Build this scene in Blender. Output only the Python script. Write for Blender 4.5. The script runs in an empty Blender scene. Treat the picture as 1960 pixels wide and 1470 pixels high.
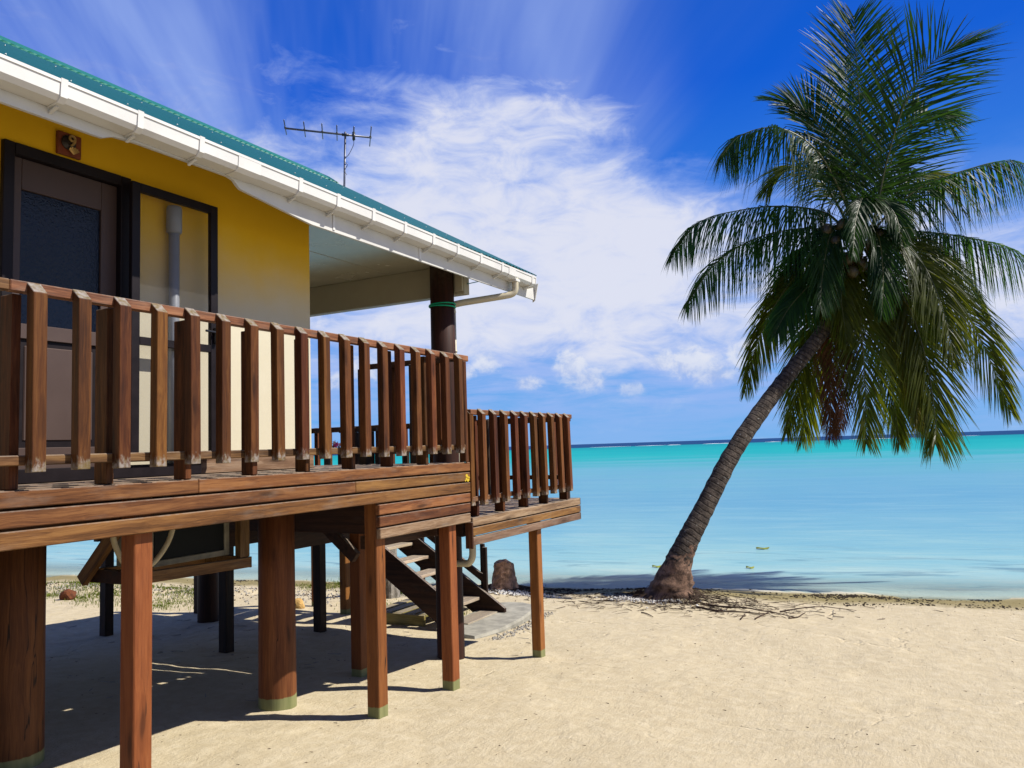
import bpy, bmesh, math, random
import numpy as np
from mathutils import Vector, Matrix
random.seed(7); np.random.seed(7)
S = bpy.context.scene
COL = S.collection
# ------------------------------------------------------------------ camera
F, CX, CY, HC = 1490.0, 980.0, 735.0, 2.2          # focal length in photograph pixels, eye height
ROLL, PITCH, YAW = math.radians(1.854), math.radians(4.591), math.radians(27.9)
fw = np.array([math.cos(YAW)*math.cos(PITCH), math.sin(YAW)*math.cos(PITCH), math.sin(PITCH)])
r0 = np.array([math.sin(YAW), -math.cos(YAW), 0.0]); u0 = np.cross(r0, fw)
rt = r0*math.cos(ROLL) - u0*math.sin(ROLL); up = u0*math.cos(ROLL) + r0*math.sin(ROLL)
EYE = np.array([0.0, 0.0, HC])
cd = bpy.data.cameras.new('camera'); cam = bpy.data.objects.new('camera', cd); COL.objects.link(cam)
cd.sensor_width = 36; cd.sensor_fit = 'HORIZONTAL'; cd.lens = F/1960*36; cd.clip_start = 0.05; cd.clip_end = 60000
cam.matrix_world = Matrix(((rt[0], up[0], -fw[0], 0), (rt[1], up[1], -fw[1], 0), (rt[2], up[2], -fw[2], HC), (0, 0, 0, 1)))
S.camera = cam
def ray(x, y): return fw + rt*(x-CX)/F - up*(y-CY)/F
def at(x, y, ax, val):
    v = ray(x, y); return EYE + v*((val-EYE[ax])/v[ax])
def pz(x, y, Z): return EYE + ray(x, y)*Z
# ------------------------------------------------------------------ light
SUN_EL = math.radians(48.0); SAZ = np.array([0.431, -0.902])      # horizontal direction towards the sun
w = bpy.data.worlds.new('World'); S.world = w; w.use_nodes = True
sl = bpy.data.lights.new('sun', 'SUN'); sl.energy = 4.6; sl.angle = math.radians(0.53); sl.color = (1, 0.955, 0.88)
so = bpy.data.objects.new('sun', sl); COL.objects.link(so)
sdir = Vector((SAZ[0]*math.cos(SUN_EL), SAZ[1]*math.cos(SUN_EL), math.sin(SUN_EL)))
so.rotation_euler = sdir.to_track_quat('Z', 'Y').to_euler(); so.location = (0, -10, 12)
vs = S.view_settings; vs.view_transform = 'Standard'; vs.look = 'None'; vs.gamma = 1; vs.exposure = 0.75
vs.use_curve_mapping = False

class NT:
    def __init__(s, tree): s.t = tree; s.n = tree.nodes; s.l = tree.links
    def new(s, typ, **kw):
        n = s.n.new(typ)
        for k, v in kw.items(): setattr(n, k, v)
        return n
    def put(s, sock, v):
        if v is None: return
        if isinstance(v, bpy.types.NodeSocket): s.l.new(v, sock)
        else:
            if sock.type == 'RGBA' and hasattr(v, '__len__') and len(v) == 3: v = (*v, 1)
            sock.default_value = v
    def math(s, op, a, b=None, c=None, clamp=False):
        n = s.new('ShaderNodeMath', operation=op); n.use_clamp = clamp
        for i, v in enumerate((a, b, c)): s.put(n.inputs[i], v) if v is not None else None
        return n.outputs[0]
    def vmath(s, op, a, b=None):
        n = s.new('ShaderNodeVectorMath', operation=op); s.put(n.inputs[0], a)
        if b is not None: s.put(n.inputs[3 if op == 'SCALE' else 1], b)
        return n.outputs['Value'] if op in ('DOT_PRODUCT', 'LENGTH') else n.outputs[0]
    def mix(s, f, a, b, typ='RGBA', blend='MIX'):
        n = s.new('ShaderNodeMix', data_type=typ)
        if typ == 'RGBA': n.blend_type = blend
        i = {'FLOAT': (2, 3), 'VECTOR': (4, 5), 'RGBA': (6, 7)}[typ]
        s.put(n.inputs[0], f); s.put(n.inputs[i[0]], a); s.put(n.inputs[i[1]], b)
        return n.outputs[{'FLOAT': 0, 'VECTOR': 1, 'RGBA': 2}[typ]]
    def step(s, v, a, b, x=0.0, y=1.0):
        n = s.new('ShaderNodeMapRange', interpolation_type='SMOOTHSTEP')
        for i, q in enumerate((v, a, b, x, y)): s.put(n.inputs[i], q)
        return n.outputs[0]
    def noise(s, vec, scale, detail=4, rough=.55, dist=0.0, col=False):
        n = s.new('ShaderNodeTexNoise'); s.put(n.inputs['Vector'], vec)
        n.inputs['Scale'].default_value = scale; n.inputs['Detail'].default_value = detail
        n.inputs['Roughness'].default_value = rough; n.inputs['Distortion'].default_value = dist
        return n.outputs['Color' if col else 'Fac']
    def scale(s, vec, sc): return s.vmath('MULTIPLY', vec, sc)
    def ramp(s, f, stops, interp='LINEAR'):
        n = s.new('ShaderNodeValToRGB'); r = n.color_ramp; r.interpolation = interp; s.put(n.inputs[0], f)
        while len(r.elements) < len(stops): r.elements.new(0.5)
        for e, (p, c) in zip(r.elements, stops): e.position = p; e.color = (*c, 1)
        return n.outputs[0]
    def bump(s, h, strength=.4, dist=.01, normal=None):
        n = s.new('ShaderNodeBump'); n.inputs['Strength'].default_value = strength; n.inputs['Distance'].default_value = dist
        s.put(n.inputs['Height'], h); s.put(n.inputs['Normal'], normal); return n.outputs[0]
    def sep(s, v): n = s.new('ShaderNodeSeparateXYZ'); s.put(n.inputs[0], v); return n.outputs
    def comb(s, x, y, z):
        n = s.new('ShaderNodeCombineXYZ')
        for i, v in enumerate((x, y, z)): s.put(n.inputs[i], v)
        return n.outputs[0]

# sky: Nishita air with procedural cloud laid out on a plane high above the lagoon
def build_sky():
    k = NT(w.node_tree); k.n.clear()
    sk = k.new('ShaderNodeTexSky', sky_type='NISHITA'); sk.sun_disc = False
    sk.sun_elevation = SUN_EL; sk.sun_rotation = math.atan2(SAZ[0], SAZ[1]); sk.air_density = 1.0; sk.dust_density = 0.0; sk.ozone_density = 4.0
    tc = k.new('ShaderNodeTexCoord'); d = tc.outputs['Generated']
    x, y, z = k.sep(d)
    zc = k.math('MAXIMUM', z, 0.0)
    den = k.math('ADD', zc, 0.10)
    pl = k.comb(k.math('DIVIDE', x, den), k.math('DIVIDE', y, den), 0.0)
    tint = k.ramp(zc, [(0.0, (.16, .42, .85)), (.10, (.12, .36, .84)), (.25, (.04, .22, .78)), (.42, (.0, .098, .66)), (1.0, (.004, .038, .24))])
    base = k.mix(.10, k.vmath('MULTIPLY', tint, (10, 10, 10)), k.vmath('MULTIPLY', sk.outputs[0], (.4, .9, 1.3)))
    def blob(dv, r0_, r1_, sq=1.0):
        v = np.array(dv); v /= np.linalg.norm(v)
        df = k.vmath('MULTIPLY', k.vmath('SUBTRACT', d, tuple(v)), (1, 1, sq))
        return k.step(k.vmath('LENGTH', df), r1_, r0_)
    # high thin streaks, all drawn out along one wind direction
    wd = np.array([0.781, 0.625]); pr = np.array([-0.625, 0.781])
    u = k.vmath('DOT_PRODUCT', pl, (*wd, 0)); v = k.vmath('DOT_PRODUCT', pl, (*pr, 0))
    st1 = k.noise(k.comb(k.math('MULTIPLY', u, 0.20), k.math('MULTIPLY', v, 1.7), 3.1), 1.5, 5, .55, .6)
    st2 = k.noise(k.comb(k.math('MULTIPLY', u, 0.4), k.math('MULTIPLY', v, 4.0), 7.7), 1.0, 4, .6, .5)
    streak = k.math('MULTIPLY', k.step(st1, .24, .70), k.step(st2, .05, .75))
    n1 = k.noise(k.vmath('ADD', pl, (4.3, 1.7, 0)), 0.8, 8, .55, .25)
    n2 = k.noise(k.vmath('ADD', k.scale(d, (1, 1, 3.0)), (2.3, 5.7, 1.0)), 4.2, 9, .60, .5)
    n3 = k.noise(k.scale(d, (1, 1, 1.25)), 42.0, 7, .66, .3)
    n5 = k.noise(k.vmath('ADD', k.scale(d, (1, 1, 2.2)), (7.1, 3.3, 2.0)), 13.0, 8, .62, .6)
    n4 = k.noise(k.scale(d, (1, 1, 7.0)), 7.0, 7, .6, .4)
    bank = k.math('MAXIMUM', k.math('MULTIPLY', blob(ray(1760, 470), .04, .26, 1.7), .9), k.math('MAXIMUM', blob((0.842, 0.450, 0.285), .08, .30, 1.3), blob((0.905, 0.33, 0.255), .05, .24, 1.6)))
    clear = k.math('MAXIMUM', blob((0.906, 0.08, 0.45), .12, .31), blob((0.93, -0.12, 0.40), .12, .28))
    band = k.math('MULTIPLY', k.step(z, .05, .15), k.step(z, .50, .27))
    cov = k.math('ADD', k.math('MULTIPLY', n1, .38), k.math('ADD', k.math('MULTIPLY', n2, .44), k.math('MULTIPLY', n4, .18)))
    cov = k.math('ADD', cov, k.math('MULTIPLY', k.math('SUBTRACT', n5, .5), .42))
    cov = k.math('ADD', cov, k.math('MULTIPLY', bank, .19))
    cov = k.math('ADD', cov, k.math('MULTIPLY', band, .235))
    cov = k.math('SUBTRACT', cov, k.math('MULTIPLY', clear, .34))
    cov = k.math('SUBTRACT', cov, k.step(z, .40, .75, 0.0, .22))
    soft = k.step(cov, .42, .84)
    haze = k.math('MULTIPLY', k.step(n4, .25, .62), k.math('MULTIPLY', k.step(z, .34, .12), k.step(z, .0, .10, .32, .85)))
    strk = k.math('MULTIPLY', k.math('MULTIPLY', streak, k.math('SUBTRACT', 1.0, k.math('MULTIPLY', clear, .95))), k.math('MULTIPLY', k.step(z, .20, .40, 0.0, .80), k.step(z, .95, .55)))
    cl = k.math('MAXIMUM', k.math('MAXIMUM', k.math('MULTIPLY', soft, .94), strk), haze)
    # distant fair-weather puffs standing on the horizon
    pf = None
    for (px, py, a, b, sq) in ((1322, 695, .0, .050, 1.2), (1360, 715, .0, .060, 1.9), (1425, 680, .0, .040, 1.2), (1090, 700, .0, .042, 1.05), (1120, 728, .0, .055, 1.9), (930, 695, .0, .034, 1.2), (880, 712, .0, .045, 2.2), (700, 705, .0, .05, 1.5), (1915, 720, .0, .05, 1.5), (1210, 745, .0, .035, 1.8), (1010, 735, .0, .04, 2.0), (640, 730, .0, .04, 1.6), (1270, 690, .0, .03, 1.2)):
        q = blob(ray(px, py), a, b, sq); pf = q if pf is None else k.math('MAXIMUM', pf, q)
    pf = k.math('ADD', k.math('MULTIPLY', pf, .46), k.math('ADD', k.math('MULTIPLY', n3, .55), k.math('MULTIPLY', n2, .25)))
    pf = k.math('MULTIPLY', k.step(pf, .54, .82), k.step(z, .03, .085))
    lit = k.math('ADD', k.step(n3, .32, .60, 0, .6), k.step(z, .06, .125, 0, .4))
    ccol = k.mix(k.step(k.math('ADD', cov, k.math('MULTIPLY', k.math('SUBTRACT', n5, .5), .5)), .52, .98), (3.7, 5.0, 8.9), (7.6, 7.8, 8.9))
    pcol = k.mix(lit, (3.6, 4.8, 8.0), (8.2, 8.4, 9.0))
    c1 = k.mix(cl, base, ccol)
    c2 = k.mix(k.math('MULTIPLY', pf, .78), c1, pcol)
    bg = k.new('ShaderNodeBackground'); bg.inputs[1].default_value = 0.06; k.put(bg.inputs[0], c2)
    out = k.new('ShaderNodeOutputWorld'); k.l.new(bg.outputs[0], out.inputs[0])
build_sky()

# ------------------------------------------------------------------ helpers
WL = {}
def link(o, parent=None, loc=(0, 0, 0)):
    COL.objects.link(o); WL[o.name] = Vector(loc)
    if parent is not None:
        o.parent = parent; o.location = Vector(loc) - WL[parent.name]
    else: o.location = loc
    return o
def thing(name, label, cat, loc, group=None):
    o = bpy.data.objects.new(name, None); o.empty_display_size = .2; link(o, None, loc)
    return tag(o, label, cat, group)
def tag(o, label, cat, group=None):
    o['label'] = label; o['category'] = cat
    if group: o['group'] = group
    return o
def meshobj(name, verts, faces, mat, parent=None, loc=(0, 0, 0), smooth=False):
    me = bpy.data.meshes.new(name); me.from_pydata([tuple(map(float, v)) for v in verts], [], [tuple(map(int, f)) for f in faces]); me.update()
    if mat: me.materials.append(mat)
    if smooth: me.polygons.foreach_set('use_smooth', [True]*len(me.polygons))
    return link(bpy.data.objects.new(name, me), parent, loc)
BOXC = {}
def boxmesh(sx, sy, sz, c, mat, base=False):
    key = (round(sx, 4), round(sy, 4), round(sz, 4), c, mat.name, base)
    if key in BOXC: return BOXC[key]
    bm = bmesh.new(); bmesh.ops.create_cube(bm, size=1.0)
    for v in bm.verts: v.co = Vector((v.co.x*sx, v.co.y*sy, v.co.z*sz + (sz/2 if base else 0)))
    if c > 0: bmesh.ops.bevel(bm, geom=list(bm.edges), offset=c, segments=1, affect='EDGES')
    me = bpy.data.meshes.new('box'); bm.to_mesh(me); bm.free(); me.materials.append(mat); BOXC[key] = me
    return me
def box(name, x0, x1, y0, y1, z0, z1, mat, parent=None, c=.004, base=False, rot=None, unique=False):
    me = boxmesh(x1-x0, y1-y0, z1-z0, c, mat, base)
    o = bpy.data.objects.new(name, me)
    link(o, parent, ((x0+x1)/2, (y0+y1)/2, z0 if base else (z0+z1)/2))
    if rot: o.rotation_euler = rot
    return o
def beam(name, a, b, wd, ht, mat, parent=None, c=.004, upv=(0, 0, 1)):
    """rectangular timber from point a to b; local X runs along it"""
    a, b = Vector(a), Vector(b); L = (b-a).length; X = (b-a).normalized(); Y = Vector(upv).cross(X).normalized(); Z = X.cross(Y)
    o = bpy.data.objects.new(name, boxmesh(L, wd, ht, c, mat)); link(o, parent, (a+b)/2)
    o.rotation_euler = Matrix((X, Y, Z)).transposed().to_euler()
    return o
def catmull(P, n):
    P = [np.array(p, float) for p in P]; P = [2*P[0]-P[1]] + P + [2*P[-1]-P[-2]]; out = []
    segs = len(P)-3
    for i in range(n):
        t = i/(n-1)*segs; k = min(int(t), segs-1); t -= k
        a, b, c, d = P[k:k+4]
        out.append(.5*((2*b)+(-a+c)*t+(2*a-5*b+4*c-d)*t*t+(-a+3*b-3*c+d)*t**3))
    return np.array(out)
def tube_geo(P, R, sides=10, cap=True, wob=None):
    P = np.array(P, float); n = len(P); V = []; Fc = []
    T = np.gradient(P, axis=0); T /= np.linalg.norm(T, axis=1)[:, None]
    a = np.array([0, 0, 1.0]) if abs(T[0][2]) < .8 else np.array([1.0, 0, 0])
    s = np.cross(T[0], a); s /= np.linalg.norm(s)
    for i in range(n):
        s = s - T[i]*(s@T[i]); s /= np.linalg.norm(s); q = np.cross(T[i], s)
        for j in range(sides):
            an = 2*math.pi*j/sides; r = R[i] if hasattr(R, '__len__') else R
            if wob is not None: r = r*wob(i, j)
            V.append(P[i] + s*math.cos(an)*r + q*math.sin(an)*r)
    for i in range(n-1):
        for j in range(sides):
            k = (j+1) % sides; Fc.append((i*sides+j, i*sides+k, (i+1)*sides+k, (i+1)*sides+j))
    if cap: Fc += [tuple(range(sides))[::-1], tuple((n-1)*sides+j for j in range(sides))]
    return V, Fc
def tube(name, P, R, mat, parent=None, sides=10, smooth=True, wob=None, loc=None):
    V, Fc = tube_geo(P, R, sides, True, wob)
    L = np.array(loc if loc is not None else P[0], float)
    o = meshobj(name, [v-L for v in V], Fc, mat, parent, L, smooth)
    return o
def prism(name, prof, x0, x1, mat, parent=None, shear=0.0, smooth=False):
    """closed (y,z) profile extruded along X"""
    n = len(prof); my = sum(p[0] for p in prof)/n; mz = sum(p[1] for p in prof)/n; mx = (x0+x1)/2
    V = [(x-mx, p[0]-my, p[1]-mz + shear*(x-mx)) for x in (x0, x1) for p in prof]
    Fc = [(i, (i+1) % n, n+(i+1) % n, n+i) for i in range(n)] + [tuple(range(n))[::-1], tuple(range(n, 2*n))]
    return meshobj(name, V, Fc, mat, parent, (mx, my, mz), smooth)

# ------------------------------------------------------------------ materials
def newmat(name):
    m = bpy.data.materials.new(name); m.use_nodes = True; k = NT(m.node_tree)
    p = k.n['Principled BSDF']; return m, k, p
def plain(name, col, rough=.5, spec=.4, var=.12, nscale=6.0, bump=0.0, metal=0.0):
    m, k, p = newmat(name); tc = k.new('ShaderNodeTexCoord')
    n = k.noise(tc.outputs['Object'], nscale, 6, .6)
    k.put(p.inputs['Base Color'], k.mix(k.step(n, .3, .7), tuple(c*(1-var) for c in col), tuple(min(1, c*(1+var)) for c in col)))
    k.put(p.inputs['Roughness'], k.math('ADD', k.math('MULTIPLY', n, .2), rough-.1)); p.inputs['Specular IOR Level'].default_value = spec
    p.inputs['Metallic'].default_value = metal
    if bump: k.put(p.inputs['Normal'], k.bump(k.noise(tc.outputs['Object'], nscale*8, 5), bump, .004))
    return m
def wood(name, ax, dark, mid, light, grey=.25, rough=.62, base_bare=False, tips=None, spec=.2, gcol=(.20, .165, .13)):
    """stained softwood: fibres along axis ax, knots, worn grey patches; tips = (lo, hi) local z where end grain is bleached"""
    m, k, p = newmat(name); tc = k.new('ShaderNodeTexCoord'); oi = k.new('ShaderNodeObjectInfo')
    off = k.vmath('SCALE', (13.7, 7.1, 29.3), None); nd = off.node; k.put(nd.inputs[3], oi.outputs['Random'])
    rnd = oi.outputs['Random']
    co = k.vmath('ADD', tc.outputs['Object'], off)
    al = [22.0]*3; al[ax] = 1.1; fi = [170.0]*3; fi[ax] = 5.0; kn = [8.0]*3; kn[ax] = 1.6; lw = [7.0]*3; lw[ax] = 2.0
    wob = k.noise(co, 2.2, 3, .5, 0, True)
    co2 = k.vmath('ADD', co, k.vmath('MULTIPLY', k.vmath('SUBTRACT', wob, (.5, .5, .5)), (.05, .05, .05)))
    g1 = k.noise(k.scale(co2, tuple(al)), 1.0, 5, .6, .4); g2 = k.noise(k.scale(co2, tuple(fi)), 1.0, 3, .6)
    g = k.math('ADD', k.math('MULTIPLY', g1, .62), k.math('MULTIPLY', g2, .38))
    col = k.ramp(g, [(.36, dark), (.49, mid), (.61, light)])
    vo = k.new('ShaderNodeTexVoronoi'); k.put(vo.inputs['Vector'], k.scale(co2, tuple(kn))); vo.inputs['Scale'].default_value = 1.0
    knot = k.step(vo.outputs['Distance'], .20, .06); ring = k.step(k.math('ABSOLUTE', k.math('SUBTRACT', vo.outputs['Distance'], .2)), .07, .01)
    col = k.mix(k.math('MULTIPLY', knot, .75), col, tuple(c*.35 for c in dark)); col = k.mix(k.math('MULTIPLY', ring, .35), col, dark)
    tone = k.math('ADD', .72, k.math('MULTIPLY', rnd, .56))
    hsv = k.new('ShaderNodeHueSaturation'); k.put(hsv.inputs['Color'], col); k.put(hsv.inputs['Value'], tone)
    k.put(hsv.inputs['Hue'], k.math('ADD', .49, k.math('MULTIPLY', k.math('FRACT', k.math('MULTIPLY', rnd, 7.3)), .022)))
    col = hsv.outputs[0]
    geo = k.new('ShaderNodeNewGeometry'); nz = k.sep(geo.outputs['Normal'])[2]
    wear = k.noise(k.scale(co, tuple(lw)), 1.4, 6, .65)
    wf = k.math('MULTIPLY', k.step(wear, .5, .78), grey)
    wf = k.math('MAXIMUM', wf, k.math('MULTIPLY', k.step(nz, .5, .9), k.step(k.noise(co, 30, 5, .7), .34, .62, .25, .95)))
    col = k.mix(wf, col, gcol)
    oz = k.sep(tc.outputs['Object'])[2]
    if base_bare:
        edge = k.math('ADD', oz, k.math('MULTIPLY', k.noise(k.scale(co, (20, 20, 6)), 1.0, 3), .02))
        f = k.step(edge, .088, .080)
        ck = k.step(k.math('ABSOLUTE', k.math('SUBTRACT', k.noise(k.scale(co2, (11, 11, .32)), 1.0, 3, .5), .5)), .010, .002); ck = k.math('MULTIPLY', ck, k.step(k.noise(k.scale(co, (3, 3, .8)), 1.0, 2), .46, .56))
        col = k.mix(k.math('MULTIPLY', ck, .9), col, (.006, .003, .002))
        col = k.mix(f, col, k.mix(g1, (.08, .095, .030), (.27, .26, .115)))
    if tips:
        nn = k.noise(k.scale(co, (60, 60, 26)), 1.0, 5, .7)
        lo = k.math('ADD', k.step(oz, tips[0]+.13, tips[0]-.02), k.math('MULTIPLY', k.math('SUBTRACT', nn, .5), 1.9))
        hi = k.math('ADD', k.step(oz, tips[1]-.055, tips[1]+.01), k.math('MULTIPLY', k.math('SUBTRACT', nn, .5), 1.1))
        f = k.math('MAXIMUM', k.step(lo, .42, .95), k.step(hi, .5, .8))
        f = k.math('MAXIMUM', f, k.math('MULTIPLY', k.step(nz, .35, .6), k.step(k.noise(co, 38, 5, .7), .28, .5, .45, 1.0)))
        col = k.mix(k.math('MULTIPLY', f, .72), col, k.mix(k.step(k.noise(co, 40, 3), .3, .7), (.13, .095, .03), (.28, .255, .23)))
    k.put(p.inputs['Base Color'], col); p.inputs['Specular IOR Level'].default_value = spec
    k.put(p.inputs['Roughness'], k.math('ADD', rough-.1, k.math('MULTIPLY', g, .2)))
    k.put(p.inputs['Normal'], k.bump(g, .35, .004)); return m
M = {}
BD, BM, BL = (.050, .018, .005), (.118, .046, .013), (.190, .085, .026)
for i, a in enumerate('xyz'):
    M['board_'+a] = wood('stained_board_'+a, i, BD, BM, BL, .34)
M['board_worn'] = wood('worn_board', 0, (.075, .038, .020), (.18, .105, .058), (.28, .185, .115), .5)
M['baluster'] = wood('stained_baluster', 2, (.034, .010, .003), (.078, .024, .006), (.122, .044, .011), .03, tips=(-.44, .44), spec=.15)
M['rail_post'] = wood('stained_rail_post', 2, (.018, .006, .002), (.055, .018, .006), (.105, .038, .012), .06, spec=.12)
M['rail'] = wood('stained_rail', 0, (.045, .018, .008), (.13, .055, .021), (.21, .105, .045), .30)
M['rail_y'] = wood('stained_rail_across', 1, (.02, .008, .004), (.05, .02, .008), (.09, .038, .014), .15)
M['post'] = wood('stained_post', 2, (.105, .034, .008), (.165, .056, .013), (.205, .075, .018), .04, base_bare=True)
M['pole'] = wood('stained_round_pole', 2, (.065, .018, .006), (.105, .032, .010), (.145, .048, .015), .03, base_bare=True)
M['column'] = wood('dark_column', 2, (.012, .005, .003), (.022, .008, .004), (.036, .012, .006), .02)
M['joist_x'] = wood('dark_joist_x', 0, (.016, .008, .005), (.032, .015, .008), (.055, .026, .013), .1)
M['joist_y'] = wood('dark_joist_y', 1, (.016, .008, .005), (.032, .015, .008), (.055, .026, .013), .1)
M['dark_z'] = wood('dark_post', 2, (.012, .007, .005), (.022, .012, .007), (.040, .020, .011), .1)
M['plank_x'] = wood('deck_plank', 0, (.07, .035, .02), (.15, .085, .048), (.23, .15, .095), .6)
M['tread'] = wood('worn_tread', 0, (.20, .14, .09), (.36, .28, .195), (.47, .39, .29), .3)
M['new_pine'] = wood('treated_pine', 0, (.13, .10, .025), (.21, .17, .05), (.28, .24, .09), .1)
M['new_pine_y'] = wood('treated_pine_across', 1, (.13, .10, .025), (.21, .17, .05), (.28, .24, .09), .1)
M['cradle_x'] = wood('cradle_timber', 0, (.05, .024, .008), (.11, .055, .018), (.17, .095, .034), .15)
M['cradle_z'] = wood('cradle_upright', 2, (.05, .024, .008), (.11, .055, .018), (.17, .095, .034), .15)
M['white'] = plain('white_pvc', (.56, .55, .515), .32, .5, .07, 2.2)
M['fascia'] = plain('white_fascia_paint', (.50, .49, .455), .5, .35, .05, 4, .1)
M['cream'] = plain('cream_paint', (.34, .305, .22), .55, .35, .05, 3, .08)
M['ceiling'] = plain('ceiling_paint', (.36, .345, .25), .25, .5, .06, 2.0)
M['pipe_cream'] = plain('cream_pipe', (.44, .39, .27), .38, .45, .05, 5)
M['pipe_grey'] = plain('grey_pipe', (.22, .23, .25), .4, .45, .08, 5)
M['frame_black'] = plain('dark_brown_frame', (.008, .005, .006), .5, .18, .2, 9)
M['door'] = plain('brown_door_paint', (.056, .034, .027), .5, .35, .06, 4)
M['metal_black'] = plain('black_metal', (.012, .012, .014), .35, .5)
M['alu'] = plain('dull_aluminium', (.10, .105, .13), .42, .5, .15, 20, 0, .6)
M['brass'] = plain('old_brass', (.55, .37, .14), .4, .5, .25, 20, 0, .75)
M['plaque'] = plain('red_wood_plaque', (.15, .035, .014), .45, .4, .3, 12)
M['disc'] = plain('dark_disc', (.02, .014, .012), .4, .4)
M['concrete'] = plain('weathered_concrete', (.25, .235, .19), .85, .2, .25, 5, .5)
M['rope'] = plain('green_rope', (.0, .30, .14), .6, .3, .2, 60)
M['rope_teal'] = plain('teal_rope', (.0, .20, .25), .6, .3, .2, 60)
M['hose'] = plain('cream_hose', (.36, .30, .18), .5, .4, .1, 9)
M['panel'] = plain('charcoal_panel', (.006, .007, .0065), .6, .12, .2, 4)
M['unit'] = plain('dirty_cream_casing', (.17, .15, .10), .55, .35, .35, 7)
M['yellow'] = plain('yellow_paint', (.5, .34, .01), .5, .4, .1)
M['petal_pink'] = plain('pink_petal', (.75, .10, .42), .5, .3)
M['petal_white'] = plain('white_petal', (.85, .80, .82), .5, .3)
M['leaf_small'] = plain('small_leaf', (.05, .11, .02), .5, .3)
M['husk'] = plain('coconut_husk', (.10, .032, .012), .85, .2, .4, 18, .8)
M['lump'] = plain('ochre_rock', (.42, .26, .09), .9, .2, .25, 8, .8)
M['float_leaf'] = plain('yellowing_leaf', (.15, .17, .012), .5, .4, .35, 14)
def m_roof():
    m, k, p = newmat('green_roof_steel'); tc = k.new('ShaderNodeTexCoord')
    n = k.noise(tc.outputs['Object'], 3, 5, .6); k.put(p.inputs['Base Color'], k.mix(n, (.0, .060, .058), (.002, .085, .078)))
    p.inputs['Roughness'].default_value = .42; p.inputs['Specular IOR Level'].default_value = .5; return m
M['roof'] = m_roof()
m_, k_, p_ = newmat('ridge_green_steel'); p_.inputs['Base Color'].default_value = (.004, .12, .078, 1); p_.inputs['Roughness'].default_value = .4; M['ridge'] = m_
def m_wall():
    m, k, p = newmat('shade_tinted_plaster'); geo = k.new('ShaderNodeNewGeometry'); pos = geo.outputs['Position']; z = k.sep(pos)[2]
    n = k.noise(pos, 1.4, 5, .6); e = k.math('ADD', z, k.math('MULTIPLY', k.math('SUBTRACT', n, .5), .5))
    f = k.step(e, 3.15, 4.0)                                  # golden tone of the eave shade put into the upper wall colour, cream below
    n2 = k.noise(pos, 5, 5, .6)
    cream = k.mix(n2, (.50, .445, .315), (.54, .49, .365)); shade_gold = k.mix(n2, (.62, .35, .005), (.68, .40, .010))
    k.put(p.inputs['Base Color'], k.mix(f, cream, shade_gold)); p.inputs['Roughness'].default_value = .8; p.inputs['Specular IOR Level'].default_value = .2
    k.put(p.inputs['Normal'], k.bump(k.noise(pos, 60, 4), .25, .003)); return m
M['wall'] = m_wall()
def m_glass():
    m, k, p = newmat('patterned_door_glass'); tc = k.new('ShaderNodeTexCoord')
    p.inputs['Base Color'].default_value = (.0015, .003, .008, 1); p.inputs['Roughness'].default_value = .08; p.inputs['Specular IOR Level'].default_value = .30
    k.put(p.inputs['Normal'], k.bump(k.noise(k.scale(tc.outputs['Object'], (1, 1, .6)), 70, 3, .5, 1.2), .5, .006)); return m
M['glass'] = m_glass()
def m_screen():
    m, k, p = newmat('fly_screen_mesh'); tr = k.new('ShaderNodeBsdfTransparent'); mx = k.new('ShaderNodeMixShader')
    p.inputs['Base Color'].default_value = (.05, .05, .05, 1); p.inputs['Roughness'].default_value = .6; mx.inputs[0].default_value = .80
    k.l.new(p.outputs[0], mx.inputs[1]); k.l.new(tr.outputs[0], mx.inputs[2]); k.l.new(mx.outputs[0], k.n['Material Output'].inputs[0]); return m
M['screen'] = m_screen()
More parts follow.
